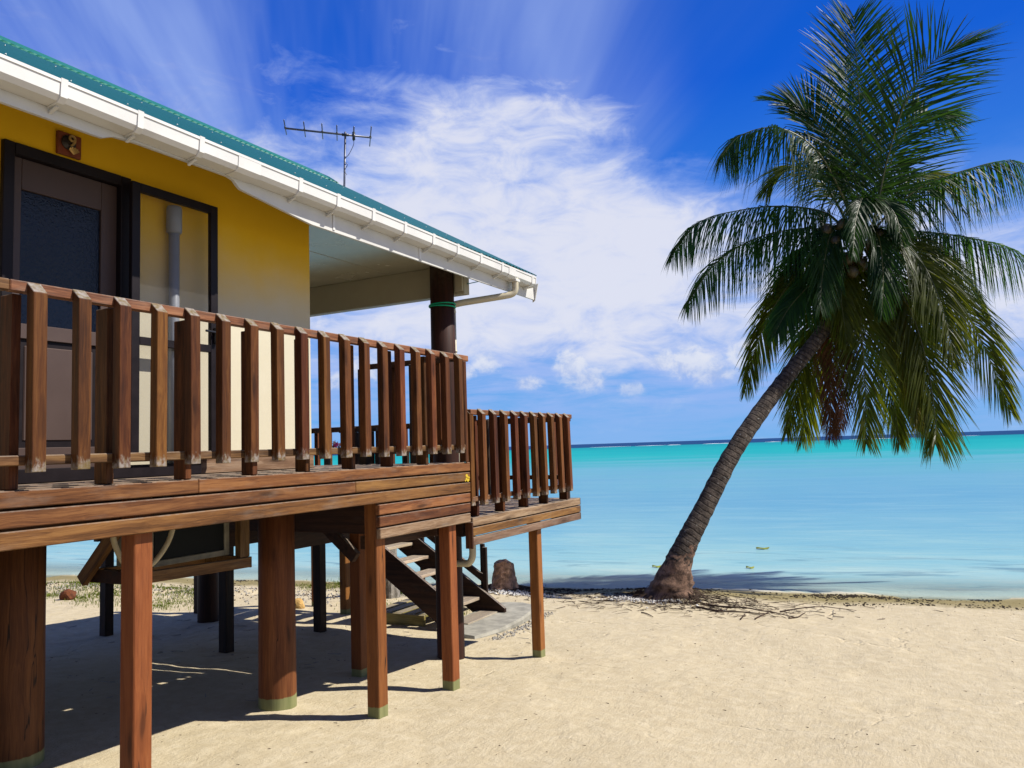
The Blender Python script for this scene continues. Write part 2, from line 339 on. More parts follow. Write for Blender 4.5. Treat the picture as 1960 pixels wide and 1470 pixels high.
def m_sand():
    m, k, p = newmat('coral_sand'); geo = k.new('ShaderNodeNewGeometry'); pos = geo.outputs['Position']
    x, y, z = k.sep(pos)
    a = k.noise(pos, .7, 5, .6); b = k.noise(pos, 9, 6, .65); c = k.noise(pos, 110, 4, .7)
    col = k.mix(a, (.385, .315, .195), (.445, .373, .245)); col = k.mix(k.step(b, .35, .75), col, (.475, .405, .275))
    col = k.mix(k.math('MULTIPLY', k.step(c, .52, .72), .30), col, (.27, .205, .12))
    sp = k.new('ShaderNodeTexVoronoi'); k.put(sp.inputs['Vector'], pos); sp.inputs['Scale'].default_value = 26
    rr = k.sep(sp.outputs['Color'])[0]
    col = k.mix(k.math('MULTIPLY', k.math('MULTIPLY', k.step(sp.outputs['Distance'], .16, .08), k.step(rr, .80, .84)), .75), col, (.16, .10, .05))
    s = k.math('ADD', k.math('MULTIPLY', x, .984), k.math('MULTIPLY', y, .177))
    # damp olive strip with weed stain above the waterline
    e = k.math('ADD', s, k.math('MULTIPLY', k.math('SUBTRACT', k.noise(k.scale(pos, (1, .5, 1)), 2.3, 6, .7), .5), 1.1))
    damp = k.math('MULTIPLY', k.math('MULTIPLY', k.step(e, 12.35, 13.1), k.step(e, 14.1, 13.7)), k.step(s, 13.85, 13.55))
    col = k.mix(k.math('MULTIPLY', damp, .85), col, (.17, .135, .045))
    sea = k.step(s, 13.45, 14.2); col = k.mix(sea, col, (.48, .50, .42))
    weed = k.math('MULTIPLY', k.step(k.noise(k.scale(pos, (1.3, .45, 1)), 1.0, 6, .65, .5), .55, .64), k.math('MULTIPLY', k.step(s, 14.0, 14.7), k.step(s, 19.0, 17.0)))
    col = k.mix(k.math('MULTIPLY', weed, .8), col, (.06, .10, .10))
    k.put(p.inputs['Base Color'], col); k.put(p.inputs['Roughness'], .9); p.inputs['Specular IOR Level'].default_value = .15
    st = k.noise(k.scale(pos, (1.0, 1.6, 1)), 2.6, 8, .72, .15)
    wv = k.vmath('ADD', pos, k.vmath('MULTIPLY', k.vmath('SUBTRACT', k.noise(pos, 1.1, 4, .6, 0, True), (.5, .5, .5)), (1.1, 1.1, 0)))
    ve = k.new('ShaderNodeTexVoronoi', feature='DISTANCE_TO_EDGE'); k.put(ve.inputs['Vector'], k.scale(wv, (1, 1, 0))); ve.inputs['Scale'].default_value = .42
    trail = k.math('MULTIPLY', k.step(ve.outputs['Distance'], .012, .002), k.step(k.noise(pos, .55, 3), .5, .62))
    h = k.math('ADD', k.math('MULTIPLY', st, .9), k.math('ADD', k.math('MULTIPLY', b, .6), k.math('SUBTRACT', k.math('MULTIPLY', k.noise(pos, 42, 5, .7), .35), k.math('MULTIPLY', trail, .9))))
    dm = k.new('ShaderNodeTexVoronoi', feature='SMOOTH_F1'); k.put(dm.inputs['Vector'], k.vmath('ADD', pos, k.vmath('MULTIPLY', wv, (.0, .0, .0)))); dm.inputs['Scale'].default_value = 2.6
    dim = k.math('MULTIPLY', k.step(dm.outputs['Distance'], .0, .32), k.step(k.noise(pos, .8, 3), .48, .62))
    rk = k.noise(k.scale(pos, (1.2, 7.0, 1)), 4.0, 5, .6, .9)
    h = k.math('ADD', h, k.math('ADD', k.math('MULTIPLY', dim, .7), k.math('MULTIPLY', rk, .24)))
    bp = k.bump(h, .55, .045); k.put(p.inputs['Normal'], k.bump(c, .3, .006, bp)); return m
M['sand'] = m_sand()
def m_sea():
    m, k, p = newmat('lagoon_water'); geo = k.new('ShaderNodeNewGeometry'); pos = geo.outputs['Position']
    x, y, z = k.sep(pos); s = k.math('ADD', k.math('MULTIPLY', x, .984), k.math('MULTIPLY', y, .177)); t = k.math('SUBTRACT', k.math('MULTIPLY', y, .984), k.math('MULTIPLY', x, .177))
    D = k.math('MAXIMUM', k.math('SUBTRACT', s, 12.0), .5); f = k.math('DIVIDE', k.math('LOGARITHM', D, 10.0), 4.0)
    ls = k.math('LOGARITHM', D, 2.0)
    pat = k.noise(k.comb(k.math('MULTIPLY', ls, 2.3), k.math('DIVIDE', t, k.math('MULTIPLY', D, .8)), 0.0), 1.6, 6, .6, .4)
    f2 = k.math('ADD', f, k.math('MULTIPLY', k.math('SUBTRACT', pat, .5), k.step(f, .60, .67, .17, .003)))
    col = k.ramp(f2, [(0, (.36, .40, .34)), (.07, (.33, .41, .37)), (.13, (.26, .40, .38)), (.20, (.18, .36, .38)), (.27, (.125, .31, .37)), (.34, (.085, .265, .36)), (.40, (.095, .285, .36)),
                      (.46, (.075, .29, .335)), (.52, (.010, .28, .28)), (.60, (.002, .26, .26)), (.675, (.004, .20, .23)), (.688, (.006, .035, .11)), (1, (.005, .032, .12))])
    grassbed = k.math('MULTIPLY', k.step(k.noise(k.comb(k.math('MULTIPLY', s, 1.5), k.math('MULTIPLY', t, .36), 2.0), 1.0, 7, .62, .5), .53, .66), k.math('MULTIPLY', k.step(s, 14.0, 14.8), k.step(s, 21.0, 16.0)))
    col = k.mix(k.math('MULTIPLY', grassbed, .62), col, (.045, .125, .17))
    rip = k.noise(k.comb(k.math('DIVIDE', s, k.math('MULTIPLY', D, .03)), k.math('DIVIDE', t, k.math('MULTIPLY', D, .22)), 5.0), 1.0, 5, .6, .3)
    col = k.mix(k.step(rip, .35, .75, 0.0, .42), col, k.vmath('MULTIPLY', col, (.58, .84, .97)))
    cst = k.noise(k.comb(k.math('MULTIPLY', s, .9), k.math('MULTIPLY', t, .30), 9.0), 1.0, 6, .65, .6)
    col = k.mix(k.math('MULTIPLY', k.step(cst, .5, .7, 0.0, .5), k.step(s, 60.0, 22.0)), col, k.vmath('ADD', k.vmath('MULTIPLY', col, (1.1, 1.05, 1.0)), (.07, .045, .02)))
    k.put(p.inputs['Base Color'], col); p.inputs['Roughness'].default_value = .10; p.inputs['IOR'].default_value = 1.33; p.inputs['Specular IOR Level'].default_value = .0; p.inputs['Roughness'].default_value = .6
    ax = k.comb(k.math('MULTIPLY', s, 1.0), k.math('MULTIPLY', t, .38), 0)
    wv = k.noise(ax, 3.4, 6, .68, .3); wb = k.noise(ax, .45, 4, .6, .4)
    bp = k.bump(wv, .30, .04); k.put(p.inputs['Normal'], k.bump(wb, .22, .12, bp))
    gl = k.new('ShaderNodeBsdfGlossy'); gl.inputs['Roughness'].default_value = .08; k.l.new(p.inputs['Normal'].links[0].from_socket, gl.inputs['Normal'])
    fn = k.new('ShaderNodeFresnel'); fn.inputs['IOR'].default_value = 1.33; k.l.new(p.inputs['Normal'].links[0].from_socket, fn.inputs['Normal'])
    m1 = k.new('ShaderNodeMixShader'); k.put(m1.inputs[0], k.math('MINIMUM', k.math('MULTIPLY', fn.outputs[0], .55), k.step(f, .40, .56, .36, .12))); k.l.new(p.outputs[0], m1.inputs[1]); k.l.new(gl.outputs[0], m1.inputs[2])
    tr = k.new('ShaderNodeBsdfTransparent'); tr.inputs[0].default_value = (.90, .97, .97, 1); mx = k.new('ShaderNodeMixShader')
    k.put(mx.inputs[0], k.step(s, 13.4, 16.0, .30, 1.0)); k.l.new(tr.outputs[0], mx.inputs[1]); k.l.new(m1.outputs[0], mx.inputs[2])
    k.l.new(mx.outputs[0], k.n['Material Output'].inputs[0]); return m
M['sea'] = m_sea()
def m_leaf(name, c0, c1, tr, tf=.3, rough=.33):
    m, k, p = newmat(name); geo = k.new('ShaderNodeNewGeometry'); oi = k.new('ShaderNodeObjectInfo')
    n = k.noise(geo.outputs['Position'], 5, 4, .6); f = k.step(n, .3, .7)
    k.put(p.inputs['Base Color'], k.mix(f, c0, c1)); p.inputs['Roughness'].default_value = rough; p.inputs['Specular IOR Level'].default_value = .13
    t = k.new('ShaderNodeBsdfTranslucent'); t.inputs[0].default_value = (*tr, 1); mx = k.new('ShaderNodeMixShader'); mx.inputs[0].default_value = tf
    k.l.new(p.outputs[0], mx.inputs[1]); k.l.new(t.outputs[0], mx.inputs[2]); k.l.new(mx.outputs[0], k.n['Material Output'].inputs[0]); return m
M['leaf'] = m_leaf('palm_leaf_deep', (.008, .024, .006), (.018, .046, .009), (.06, .15, .010), .32, .45)
M['leaf_mid'] = m_leaf('palm_leaf_olive', (.022, .032, .002), (.055, .066, .004), (.22, .24, .008), .36, .42)
M['leaf_yel'] = m_leaf('palm_leaf_yellowing', (.05, .055, .004), (.11, .095, .006), (.22, .19, .01), .32, .45)
M['leaf_dead'] = m_leaf('palm_leaf_dead', (.045, .016, .006), (.10, .040, .014), (.14, .05, .014), .25, .7)
M['rachis'] = plain('frond_stem', (.065, .07, .012), .42, .45, .3, 8)
M['rachis_dead'] = plain('dead_frond_stem', (.10, .05, .02), .7, .3, .3, 8)
M['nut'] = plain('green_coconut', (.040, .030, .007), .5, .4, .35, 6)
M['sheath'] = plain('leaf_sheath_fibre', (.05, .025, .010), .85, .2, .5, 14, .8)
def m_bark(name, a, b, lich, axis=None):
    m, k, p = newmat(name); tc = k.new('ShaderNodeTexCoord'); co = tc.outputs['Object']
    n = k.noise(co, 9, 7, .7); col = k.mix(k.step(n, .35, .68), a, b)
    rg = None
    if axis is not None:
        ph = k.math('ADD', k.math('MULTIPLY', k.vmath('DOT_PRODUCT', co, axis), 70.0), k.math('MULTIPLY', k.noise(co, 3, 4), 7.0))
        rg = k.step(k.math('SINE', ph), .55, .98); col = k.mix(k.math('MULTIPLY', rg, .6), col, tuple(c*.35 for c in a))
    l = k.step(k.noise(co, 22, 5, .6), .63, .70); col = k.mix(k.math('MULTIPLY', l, lich), col, (.42, .42, .38))
    k.put(p.inputs['Base Color'], col); p.inputs['Roughness'].default_value = .9; p.inputs['Specular IOR Level'].default_value = .2
    hh = k.noise(co, 34, 6, .7); hh = hh if rg is None else k.math('SUBTRACT', hh, k.math('MULTIPLY', rg, .7)); k.put(p.inputs['Normal'], k.bump(hh, .9, .02)); return m
M['bark'] = m_bark('palm_bark', (.026, .019, .015), (.105, .082, .062), .5, (.30, -.50, .81))
M['bark_root'] = m_bark('palm_root_mass', (.05, .030, .020), (.23, .138, .09), .12)
M['stump'] = m_bark('stump_bark', (.13, .075, .045), (.40, .23, .14), .05)
M['pale_bark'] = m_bark('pale_bark', (.13, .115, .095), (.27, .24, .2), .7)
M['twig'] = plain('dry_twig', (.055, .034, .022), .85, .2, .4, 9)
M['weed'] = plain('dried_seaweed', (.030, .020, .010), .9, .2, .5, 15)
M['coral'] = plain('coral_rubble', (.27, .25, .215), .9, .2, .3, 12, .5)
M['coral_white'] = plain('bleached_coral', (.48, .46, .42), .9, .2, .25, 12, .5)
M['pebble'] = plain('dark_speck', (.075, .048, .027), .9, .2, .5, 3)
M['grass'] = m_leaf('beach_grass', (.075, .105, .012), (.15, .175, .02), (.16, .2, .015), .3, .6)
M['foam'] = plain('surf_foam', (.85, .88, .9), .8, .2, .04)

# ------------------------------------------------------------------ ground and sea
SS = [-400, -30, 0, 5.39, 6.42, 8.05, 9.0, 10.5, 12.5, 13.65, 15, 20, 40, 100, 30000]
SZ = [1.2, 1.0, .66, .22, .12, -.04, -.10, -.17, -.27, -.33, -.43, -.75, -1.8, -3.5, -6]
_r = np.random.RandomState(3); LAT = _r.rand(64, 64)
def vnoise(x, y):
    xi = np.floor(x).astype(int); yi = np.floor(y).astype(int); fx = x-xi; fy = y-yi; fx = fx*fx*(3-2*fx); fy = fy*fy*(3-2*fy)
    g = lambda a, b: LAT[a % 64, b % 64]
    return (g(xi, yi)*(1-fx)+g(xi+1, yi)*fx)*(1-fy)+(g(xi, yi+1)*(1-fx)+g(xi+1, yi+1)*fx)*fy - .5
def gz(X, Y):
    X = np.asarray(X, float); Y = np.asarray(Y, float); s = .984*X+.177*Y
    z = np.interp(s, SS, SZ)
    near = np.clip((60-np.hypot(X-6, Y-3))/40, 0, 1)
    z = z + near*(.05*vnoise(X*.7+9, Y*.7) + .025*vnoise(X*2.1, Y*2.1+5) + .012*vnoise(X*6.3, Y*6.3))
    z = z + near*.10*np.exp(-((X-12.0)**2+(Y-3.65)**2)/1.1) + near*.08*np.exp(-((X-11.9)**2+(Y-6.6)**2)/.6)   # mounds round palm foot and stump
    for px_f, py_f in ((2.765, 3.757), (4.788, 3.757), (5.80, 3.757), (7.505, 3.757), (4.66, 4.64), (7.06, 4.565)):
        rr2 = (X-px_f)**2+(Y-py_f)**2; z = z + near*(.035*np.exp(-rr2/.035)-.02*np.exp(-rr2/.18))
    rub = np.exp(-((s-11.7)/.55)**2)*np.clip((Y-7)/2, 0, 1); z = z + near*rub*(.05+.10*vnoise(X*3, Y*3))
    return z
def g1(x, y): return float(gz(x, y))
def gp(px, py):
    v = ray(px, py); t = 2.0
    while t < 60:
        q = EYE+v*t
        if q[2] < g1(q[0], q[1]): return q
        t += .01
    return q
def axis(lo, hi, st, far):
    a = list(np.arange(lo, hi, st)); p = hi; d = st
    while p < far: a.append(p); d *= 1.35; p += d
    a.append(far); p = lo-st; d = st; b = []
    while p > -far: b.append(p); d *= 1.35; p -= d
    b.append(-far); return np.array(b[::-1]+a)
xs = axis(2.0, 16.0, .075, 25000); ys = axis(-7.0, 18.0, .085, 25000)
XX, YY = np.meshgrid(xs, ys, indexing='ij'); ZZ = gz(XX, YY); nx, ny = XX.shape
V = np.stack([XX, YY, ZZ], -1).reshape(-1, 3); I = np.arange(nx*ny).reshape(nx, ny)
Fq = np.stack([I[:-1, :-1], I[1:, :-1], I[1:, 1:], I[:-1, 1:]], -1).reshape(-1, 4)
me = bpy.data.meshes.new('beach'); me.vertices.add(len(V)); me.vertices.foreach_set('co', V.ravel()); me.loops.add(Fq.size); me.loops.foreach_set('vertex_index', Fq.ravel())
me.polygons.add(len(Fq)); me.polygons.foreach_set('loop_start', np.arange(0, Fq.size, 4)); me.polygons.foreach_set('loop_total', np.full(len(Fq), 4)); me.polygons.foreach_set('use_smooth', np.ones(len(Fq), bool))
me.update(); me.validate(); me.materials.append(M['sand'])
beach = link(bpy.data.objects.new('sand_beach', me)); beach['kind'] = 'structure'
sv = []
for s_, t_ in ((11.5, -40000), (40000, -40000), (40000, 40000), (11.5, 40000)): sv.append((.984*s_-.177*t_, .177*s_+.984*t_, -.33))
sea = meshobj('sea', sv, [(0, 1, 2, 3)], M['sea']); sea['kind'] = 'structure'
# breakers on the outer reef
fv, ff = [], []
t_ = -700
while t_ < 900:
    L = random.uniform(5, 34); h = random.uniform(.05, .22); b = len(fv); s_ = 560+random.uniform(-6, 6)
    for i in range(7):
        tt = t_+L*i/6; hh = h*math.sin(math.pi*(i+.3)/6.6)*random.uniform(.5, 1)
        for ds, dz in ((-2.5, -.2), (0, hh), (4, -.2)):
            fv.append((.984*(s_+ds)-.177*tt, .177*(s_+ds)+.984*tt, -.33+dz))
    for i in range(6):
        for j in range(2): ff.append((b+i*3+j, b+i*3+j+1, b+i*3+j+4, b+i*3+j+3))
    t_ += L+random.choice([5, 30, 90, 160])*random.random()
surf = meshobj('surf', fv, ff, M['foam'], smooth=True); surf['kind'] = 'stuff'; tag(surf, 'white line of surf breaking far out below the horizon', 'surf')

# ------------------------------------------------------------------ house
YW, XW1 = 4.70, 5.14
H = thing('beach_house', 'yellow stilted beach house with green metal roof and white gutter', 'house', (2.0, 5.6, 2.1))
H_back = 9.22
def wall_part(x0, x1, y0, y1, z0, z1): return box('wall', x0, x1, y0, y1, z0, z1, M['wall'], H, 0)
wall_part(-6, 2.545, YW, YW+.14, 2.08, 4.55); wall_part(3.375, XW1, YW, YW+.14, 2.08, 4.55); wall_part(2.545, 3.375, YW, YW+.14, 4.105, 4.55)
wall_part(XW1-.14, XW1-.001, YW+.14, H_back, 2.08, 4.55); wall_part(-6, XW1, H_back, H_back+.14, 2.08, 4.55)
box('floor_slab', -6, XW1-.01, YW+.01, H_back+.1, 1.93, 2.08, M['joist_x'], H, 0)
# roof: gable of corrugated sheet, verge overhanging the porch
YR, ZR, YE, ZE, XE = 7.03, 5.935, 3.97, 4.212, 8.22
XR = XE; slope = (ZR-ZE)/(YR-YE); YB = 2*YR-YE
RF = meshobj('roof', [(-6.5, YE+.05, ZE-.03), (XE-.03, YE+.05, ZE-.03), (XE-.03, YR, ZR-.06), (-6.5, YR, ZR-.06), (XE-.03, YB-.05, ZE-.03), (-6.5, YB-.05, ZE-.03)],
             [(0, 1, 2, 3), (3, 2, 4, 5)], M['fascia'], H)
def corr(name, rear=False):
    V, Fc = [], []; st = .0127; lo, hi = -6.5, XE; n = int((hi-lo)/st)
    for i in range(n+1):
        a = lo+(hi-lo)*i/n; c = .009*math.cos(2*math.pi*a/.0762)
        for t in (0.0, 1.0): V.append((a, (YE+(YR-YE)*t) if not rear else (YB-(YR-YE)*t), ZE+(ZR-ZE)*t+c))
    return meshobj(name, V, [(2*i, 2*i+2, 2*i+3, 2*i+1) for i in range(n)], M['roof'], RF, (0, 0, 0), True)
corr('roof_sheet'); corr('roof_sheet', True)
def capping(a, b, dn, w_, seg, name='ridge_cap', zig=.012):
    a, b, dn = np.array(a, float), np.array(b, float), [np.array(q, float) for q in dn]
    n = int(np.linalg.norm(b-a)/seg); V, Fc = [], []
    for i in range(n+1):
        p = a+(b-a)*i/n; zz = zig*(1 if i % 2 else -1)
        V += [p+dn[0]*(w_+zz)-np.array([0, 0, .006]), p+dn[0]*(w_)*.96+np.array([0, 0, .014]), p+np.array([0, 0, .038]), p+dn[1]*(w_)*.96+np.array([0, 0, .014]), p+dn[1]*(w_+zz)-np.array([0, 0, .006])]
    for i in range(n):
        for j in range(4): Fc.append((i*5+j, (i+1)*5+j, (i+1)*5+j+1, i*5+j+1))
    meshobj(name, V, Fc, M['ridge'], RF)
sn = math.hypot(YR-YE, ZR-ZE); d1 = (0, -(YR-YE)/sn, -(ZR-ZE)/sn); d2 = (0, (YR-YE)/sn, -(ZR-ZE)/sn)
capping((-6.5, YR, ZR+.012), (XE-.12, YR, ZR+.012), (d1, d2), .19, .0381)
for ys_, ye_ in ((YE+.12, YR), (YB-.12, YR)):
    z0_ = ZE+abs(ys_-(YE if ys_ < YR else YB))*slope
    V = [(x, y, z) for x in (XE-.045, XE-.02) for y, z in ((ys_, z0_-.15), (YR, ZR-.16), (YR, ZR-.015), (ys_, z0_-.02))]
    meshobj('barge_board', V, [(0, 1, 2, 3), (7, 6, 5, 4), (0, 4, 5, 1), (3, 2, 6, 7), (0, 3, 7, 4)], M['fascia'], H)
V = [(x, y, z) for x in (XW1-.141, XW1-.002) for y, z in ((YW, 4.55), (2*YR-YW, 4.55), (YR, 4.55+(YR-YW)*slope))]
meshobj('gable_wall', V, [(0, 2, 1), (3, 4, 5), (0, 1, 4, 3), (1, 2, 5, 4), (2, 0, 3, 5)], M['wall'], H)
# roofing screws
V, Fc = [], []
for rowt in (.16, .62):
    a = -1.0
    while a < XE-.3:
        if a < XE:
            p = (a, YE+(YR-YE)*rowt, ZE+(ZR-ZE)*rowt+.012); b = len(V)
            for j in range(6): an = j*math.pi/3; V.append((p[0]+.006*math.cos(an), p[1]+.006*math.sin(an)-.003, p[2]+.003)) 
            V.append((p[0], p[1]-.006, p[2]+.010)); Fc += [(b+j, b+(j+1) % 6, b+6) for j in range(6)]
        a += .381
sc = meshobj('roof_screws', V, Fc, M['white'], RF); sc['kind'] = 'stuff'
# fascia with ogee steps in its lower edge
low = [(-6.5, 4.045), (2.72, 4.050), (2.77, 4.052), (2.80, 4.066), (2.84, 4.083), (3.0, 4.094), (3.68, 4.096), (3.73, 4.085), (3.76, 4.058), (3.79, 4.038), (3.85, 4.030), (4.5, 3.958), (8.36, 3.958)]
top = [(8.36, 4.20), (-6.5, 4.20)]
poly = low+top; n = len(poly); V = [(x, y, z) for y in (4.085, 4.108) for x, z in poly]
meshobj('fascia_board', V, [tuple(range(n)), tuple(range(n, 2*n))[::-1]]+[(i, n+i, n+(i+1) % n, (i+1) % n) for i in range(n)], M['fascia'], H)
for xj in (4.75, 5.95): box('joint_strip', xj-.012, xj+.012, 4.078, 4.084, 3.97, 4.10, M['white'], H, .001)
# gutter, sloping gently to the outlet
def gprof(g, e=0.0): return [(3.96-e, 4.215+g), (3.966-e, 4.135-e+g), (3.99-e*.5, 4.108-e+g), (4.078, 4.100-e+g), (4.082, 4.215+g), (4.07, 4.215+g), (4.066, 4.115+g), (3.995, 4.120+g), (3.975, 4.14+g), (3.972, 4.215+g)]
GX0, GX1 = -6.5, 8.16; gs = -.0083
def gd(x): return .016+gs*(x-2.13)
gut = prism('gutter', gprof(gd((GX0+GX1)/2)), GX0, GX1, M['white'], H, gs)
ln = prism('gutter_lip', [(3.955, 4.204+gd(.83)), (3.955, 4.222+gd(.83)), (3.972, 4.222+gd(.83)), (3.972, 4.2155+gd(.83)), (3.9595, 4.2155+gd(.83)), (3.9595, 4.204+gd(.83))], GX0, GX1, M['white'], gut, gs)
for xb in (1.98, 2.46, 2.92, 3.36, 4.25, 4.67, 5.11, 5.56, 6.01, 6.44, 6.89, 7.35, 8.08):
    g = gd(xb); e = .007
    pr_ = [(3.96-e, 4.228+g), (3.966-e, 4.133-e+g), (3.99, 4.106-e+g), (4.08, 4.098-e+g), (4.08, 4.0995-.001+g), (3.9905, 4.1075+g), (3.9655, 4.1345+g), (3.9595, 4.2285+g)]
    b_ = prism('gutter_bracket', pr_, xb-.019, xb+.019, M['white'], gut)
    prism('bracket_arm', [(4.02, 4.094+g), (4.084, 4.076+g), (4.084, 4.064+g), (4.015, 4.087+g)], xb-.009, xb+.009, M['white'], gut)
for x0, x1 in ((3.66, 3.86), (7.5, 7.66)):
    g = gd((x0+x1)/2); e = .005
    prism('gutter_joiner', [(3.96-e, 4.222+g), (3.966-e, 4.134-e+g), (3.99, 4.107-e+g), (4.08, 4.099-e+g), (4.08, 4.0995+g), (3.9905, 4.1078+g), (3.9657, 4.1348+g), (3.9597, 4.222+g)], x0, x1, M['white'], gut, gs)
prism('gutter_end_cap', [(3.955, 4.22+gd(8.16)), (3.962, 4.13+gd(8.16)), (3.99, 4.10+gd(8.16)), (4.085, 4.095+gd(8.16)), (4.085, 4.22+gd(8.16))], 8.161, 8.175, M['white'], gut)
prism('corner_flashing', [(4.03, 4.15), (4.11, 4.15), (4.11, 3.93), (4.075, 3.955)], 8.363, 8.376, M['fascia'], H)
# porch ceiling, beam and column
for y0, y1 in ((4.112, 5.30), (5.312, 6.5), (6.512, 7.7), (7.712, 9.2)): box('ceiling_panel', XW1+.003, 7.245, y0, y1, 4.205, 4.222, M['ceiling'], H, .002)
box('beam', 7.14, 7.25, 4.33, 9.2, 3.872, 4.204, M['cream'], H, .004)
box('beam_end_block', 7.105, 7.138, 4.335, 4.43, 3.90, 4.14, M['cream'], H, .004)
cx, cy = 7.06, 4.565
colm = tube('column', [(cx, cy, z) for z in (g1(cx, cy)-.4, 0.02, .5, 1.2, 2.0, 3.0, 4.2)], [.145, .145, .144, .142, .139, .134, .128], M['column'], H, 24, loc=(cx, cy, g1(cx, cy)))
# downpipe from gutter back to the column and down it
pe = at(867, 606, 0, 7.27); pb = (float(pe[0]), float(pe[1]))
dp = catmull([(7.72, 4.005, 4.10), (7.72, 4.005, 4.02), (7.715, 4.01, 3.955), (7.69, 4.04, 3.915), (7.62, 4.12, 3.89), (7.45, 4.33, 3.845), (7.32, pb[1]-.07, 3.81), (pb[0], pb[1], 3.78), (pb[0], pb[1], 3.70)], 54)
dpo = tube('downpipe', dp, .037, M['pipe_cream'], H, 14); tube('downpipe_lower', [(pb[0], pb[1], 3.72), (pb[0], pb[1], 2.5), (pb[0], pb[1], 1.62)], .033, M['pipe_cream'], dpo, 12)
tube('pipe_clip', [(pb[0], pb[1], 3.26), (pb[0], pb[1], 3.28)], .040, M['pipe_cream'], dpo, 12); box('outlet', 7.67, 7.77, 3.965, 4.07, 4.055, 4.085, M['white'], dpo, .004)
tube('drain_elbow', catmull([(7.0, 4.23, 1.62), (7.0, 4.23, 1.20), (7.0, 4.235, 1.08), (7.0, 4.27, 1.02), (7.0, 4.33, 1.005), (7.0, 4.5, 1.0)], 26), .036, M['pipe_cream'], H, 12)
# wall pipe behind the fly screen
wp = tube('wall_pipe', [(3.70, 4.645, 2.08), (3.70, 4.645, 3.0), (3.70, 4.645, 3.98)], .036, M['pipe_grey'], H, 16)
tube('pipe_socket', [(3.70, 4.645, 3.79), (3.70, 4.645, 3.80), (3.70, 4.645, 3.97), (3.70, 4.645, 3.985)], [.042, .052, .052, .047], M['pipe_grey'], wp, 16)
# door
D = box('door', 2.61, 3.30, 4.735, 4.765, 2.115, 4.03, M['door'], H, 0)
for a in ((2.61, 2.675), (3.19, 3.30)): box('stile', a[0], a[1], 4.712, 4.7345, 2.115, 4.03, M['door'], D, .003)
for z0, z1 in ((2.115, 2.285), (2.935, 3.025), (3.84, 4.03)): box('cross_rail', 2.676, 3.189, 4.7125, 4.7345, z0, z1, M['door'], D, .003)
box('lower_panel', 2.715, 3.150, 4.722, 4.7348, 2.325, 2.895, M['door'], D, .006)
box('panel_moulding', 2.677, 3.188, 4.7300, 4.7347, 2.286, 2.934, M['frame_black'], D, 0)
box('glass', 2.677, 3.188, 4.7290, 4.7346, 3.026, 3.839, M['glass'], D, 0)
box('door_handle', 3.22, 3.245, 4.672, 4.711, 3.02, 3.12, M['metal_black'], D, .004)
fr = box('door_frame', 2.545, 2.609, 4.665, 4.80, 2.08, 4.10, M['frame_black'], H, .004); box('jamb', 3.301, 3.375, 4.665, 4.80, 2.08, 4.10, M['frame_black'], fr, .004)
box('lintel', 2.610, 3.300, 4.666, 4.80, 4.031, 4.10, M['frame_black'], fr, .003); box('threshold', 2.56, 3.90, 4.60, 4.664, 2.077, 2.16, M['frame_black'], fr, .003)
box('skirting_board', 3.93, 5.12, 4.655, 4.697, 2.077, 2.19, M['plank_x'], H, .003)
# fly-screen door swung flat in front of the wall
SD = box('screen_door', 3.31, 3.372, 4.565, 4.60, 2.18, 4.052, M['frame_black'], H, .003)
box('stile', 3.955, 4.02, 4.565, 4.60, 2.18, 4.052, M['frame_black'], SD, .003)
for z0, z1 in ((2.18, 2.232), (2.955, 3.008), (3.992, 4.052)): box('cross_rail', 3.373, 3.954, 4.566, 4.599, z0, z1, M['frame_black'], SD, .002)
for z0, z1 in ((2.233, 2.954), (3.009, 3.991)): meshobj('screen', [(3.374, 4.583, z0), (3.953, 4.583, z0), (3.953, 4.583, z1), (3.374, 4.583, z1)], [(0, 1, 2, 3)], M['screen'], SD)
box('handle', 3.975, 3.998, 4.53, 4.564, 3.02, 3.14, M['metal_black'], SD, .004); beam('lever', (3.985, 4.535, 3.10), (3.885, 4.54, 3.105), .018, .016, M['metal_black'], SD)
# number plaque
PQ = thing('number_plaque', 'square red-brown wooden plaque with a brass number 9 above the door', 'sign', (2.945, 4.697, 4.12))
box('plaque_board', 2.868, 3.022, 4.672, 4.698, 4.122, 4.268, M['plaque'], PQ, .004)
tube('dark_disc', [(2.935, 4.671, 4.205), (2.935, 4.664, 4.205)], [.048, .046], M['disc'], PQ, 28)
cu = bpy.data.curves.new('nine', 'FONT'); cu.body = '9'; cu.size = .105; cu.extrude = .004; cu.bevel_depth = .0015; cu.align_x = 'CENTER'
to = bpy.data.objects.new('numeral_source', cu); COL.objects.link(to); bpy.context.view_layer.update()
tm = bpy.data.meshes.new_from_object(to); COL.objects.unlink(to); bpy.data.objects.remove(to)
tm.materials.clear(); tm.materials.append(M['brass']); num = link(bpy.data.objects.new('numeral', tm), PQ, (2.952, 4.657, 4.182)); num.rotation_euler = (math.pi/2, 0, 0)
V = [(0, 0, -.022)]; Fc = []
for j in range(13):
    an = math.pi*(j/12); r_ = .036*(1.0 if j % 2 else .88); V.append((r_*math.cos(an), -.008 if j % 2 else -.003, r_*math.sin(an)*.75))
Fc = [(0, j, j+1) for j in range(1, 13)]
meshobj('shell', V, Fc, M['brass'], PQ, (2.96, 4.656, 4.153))
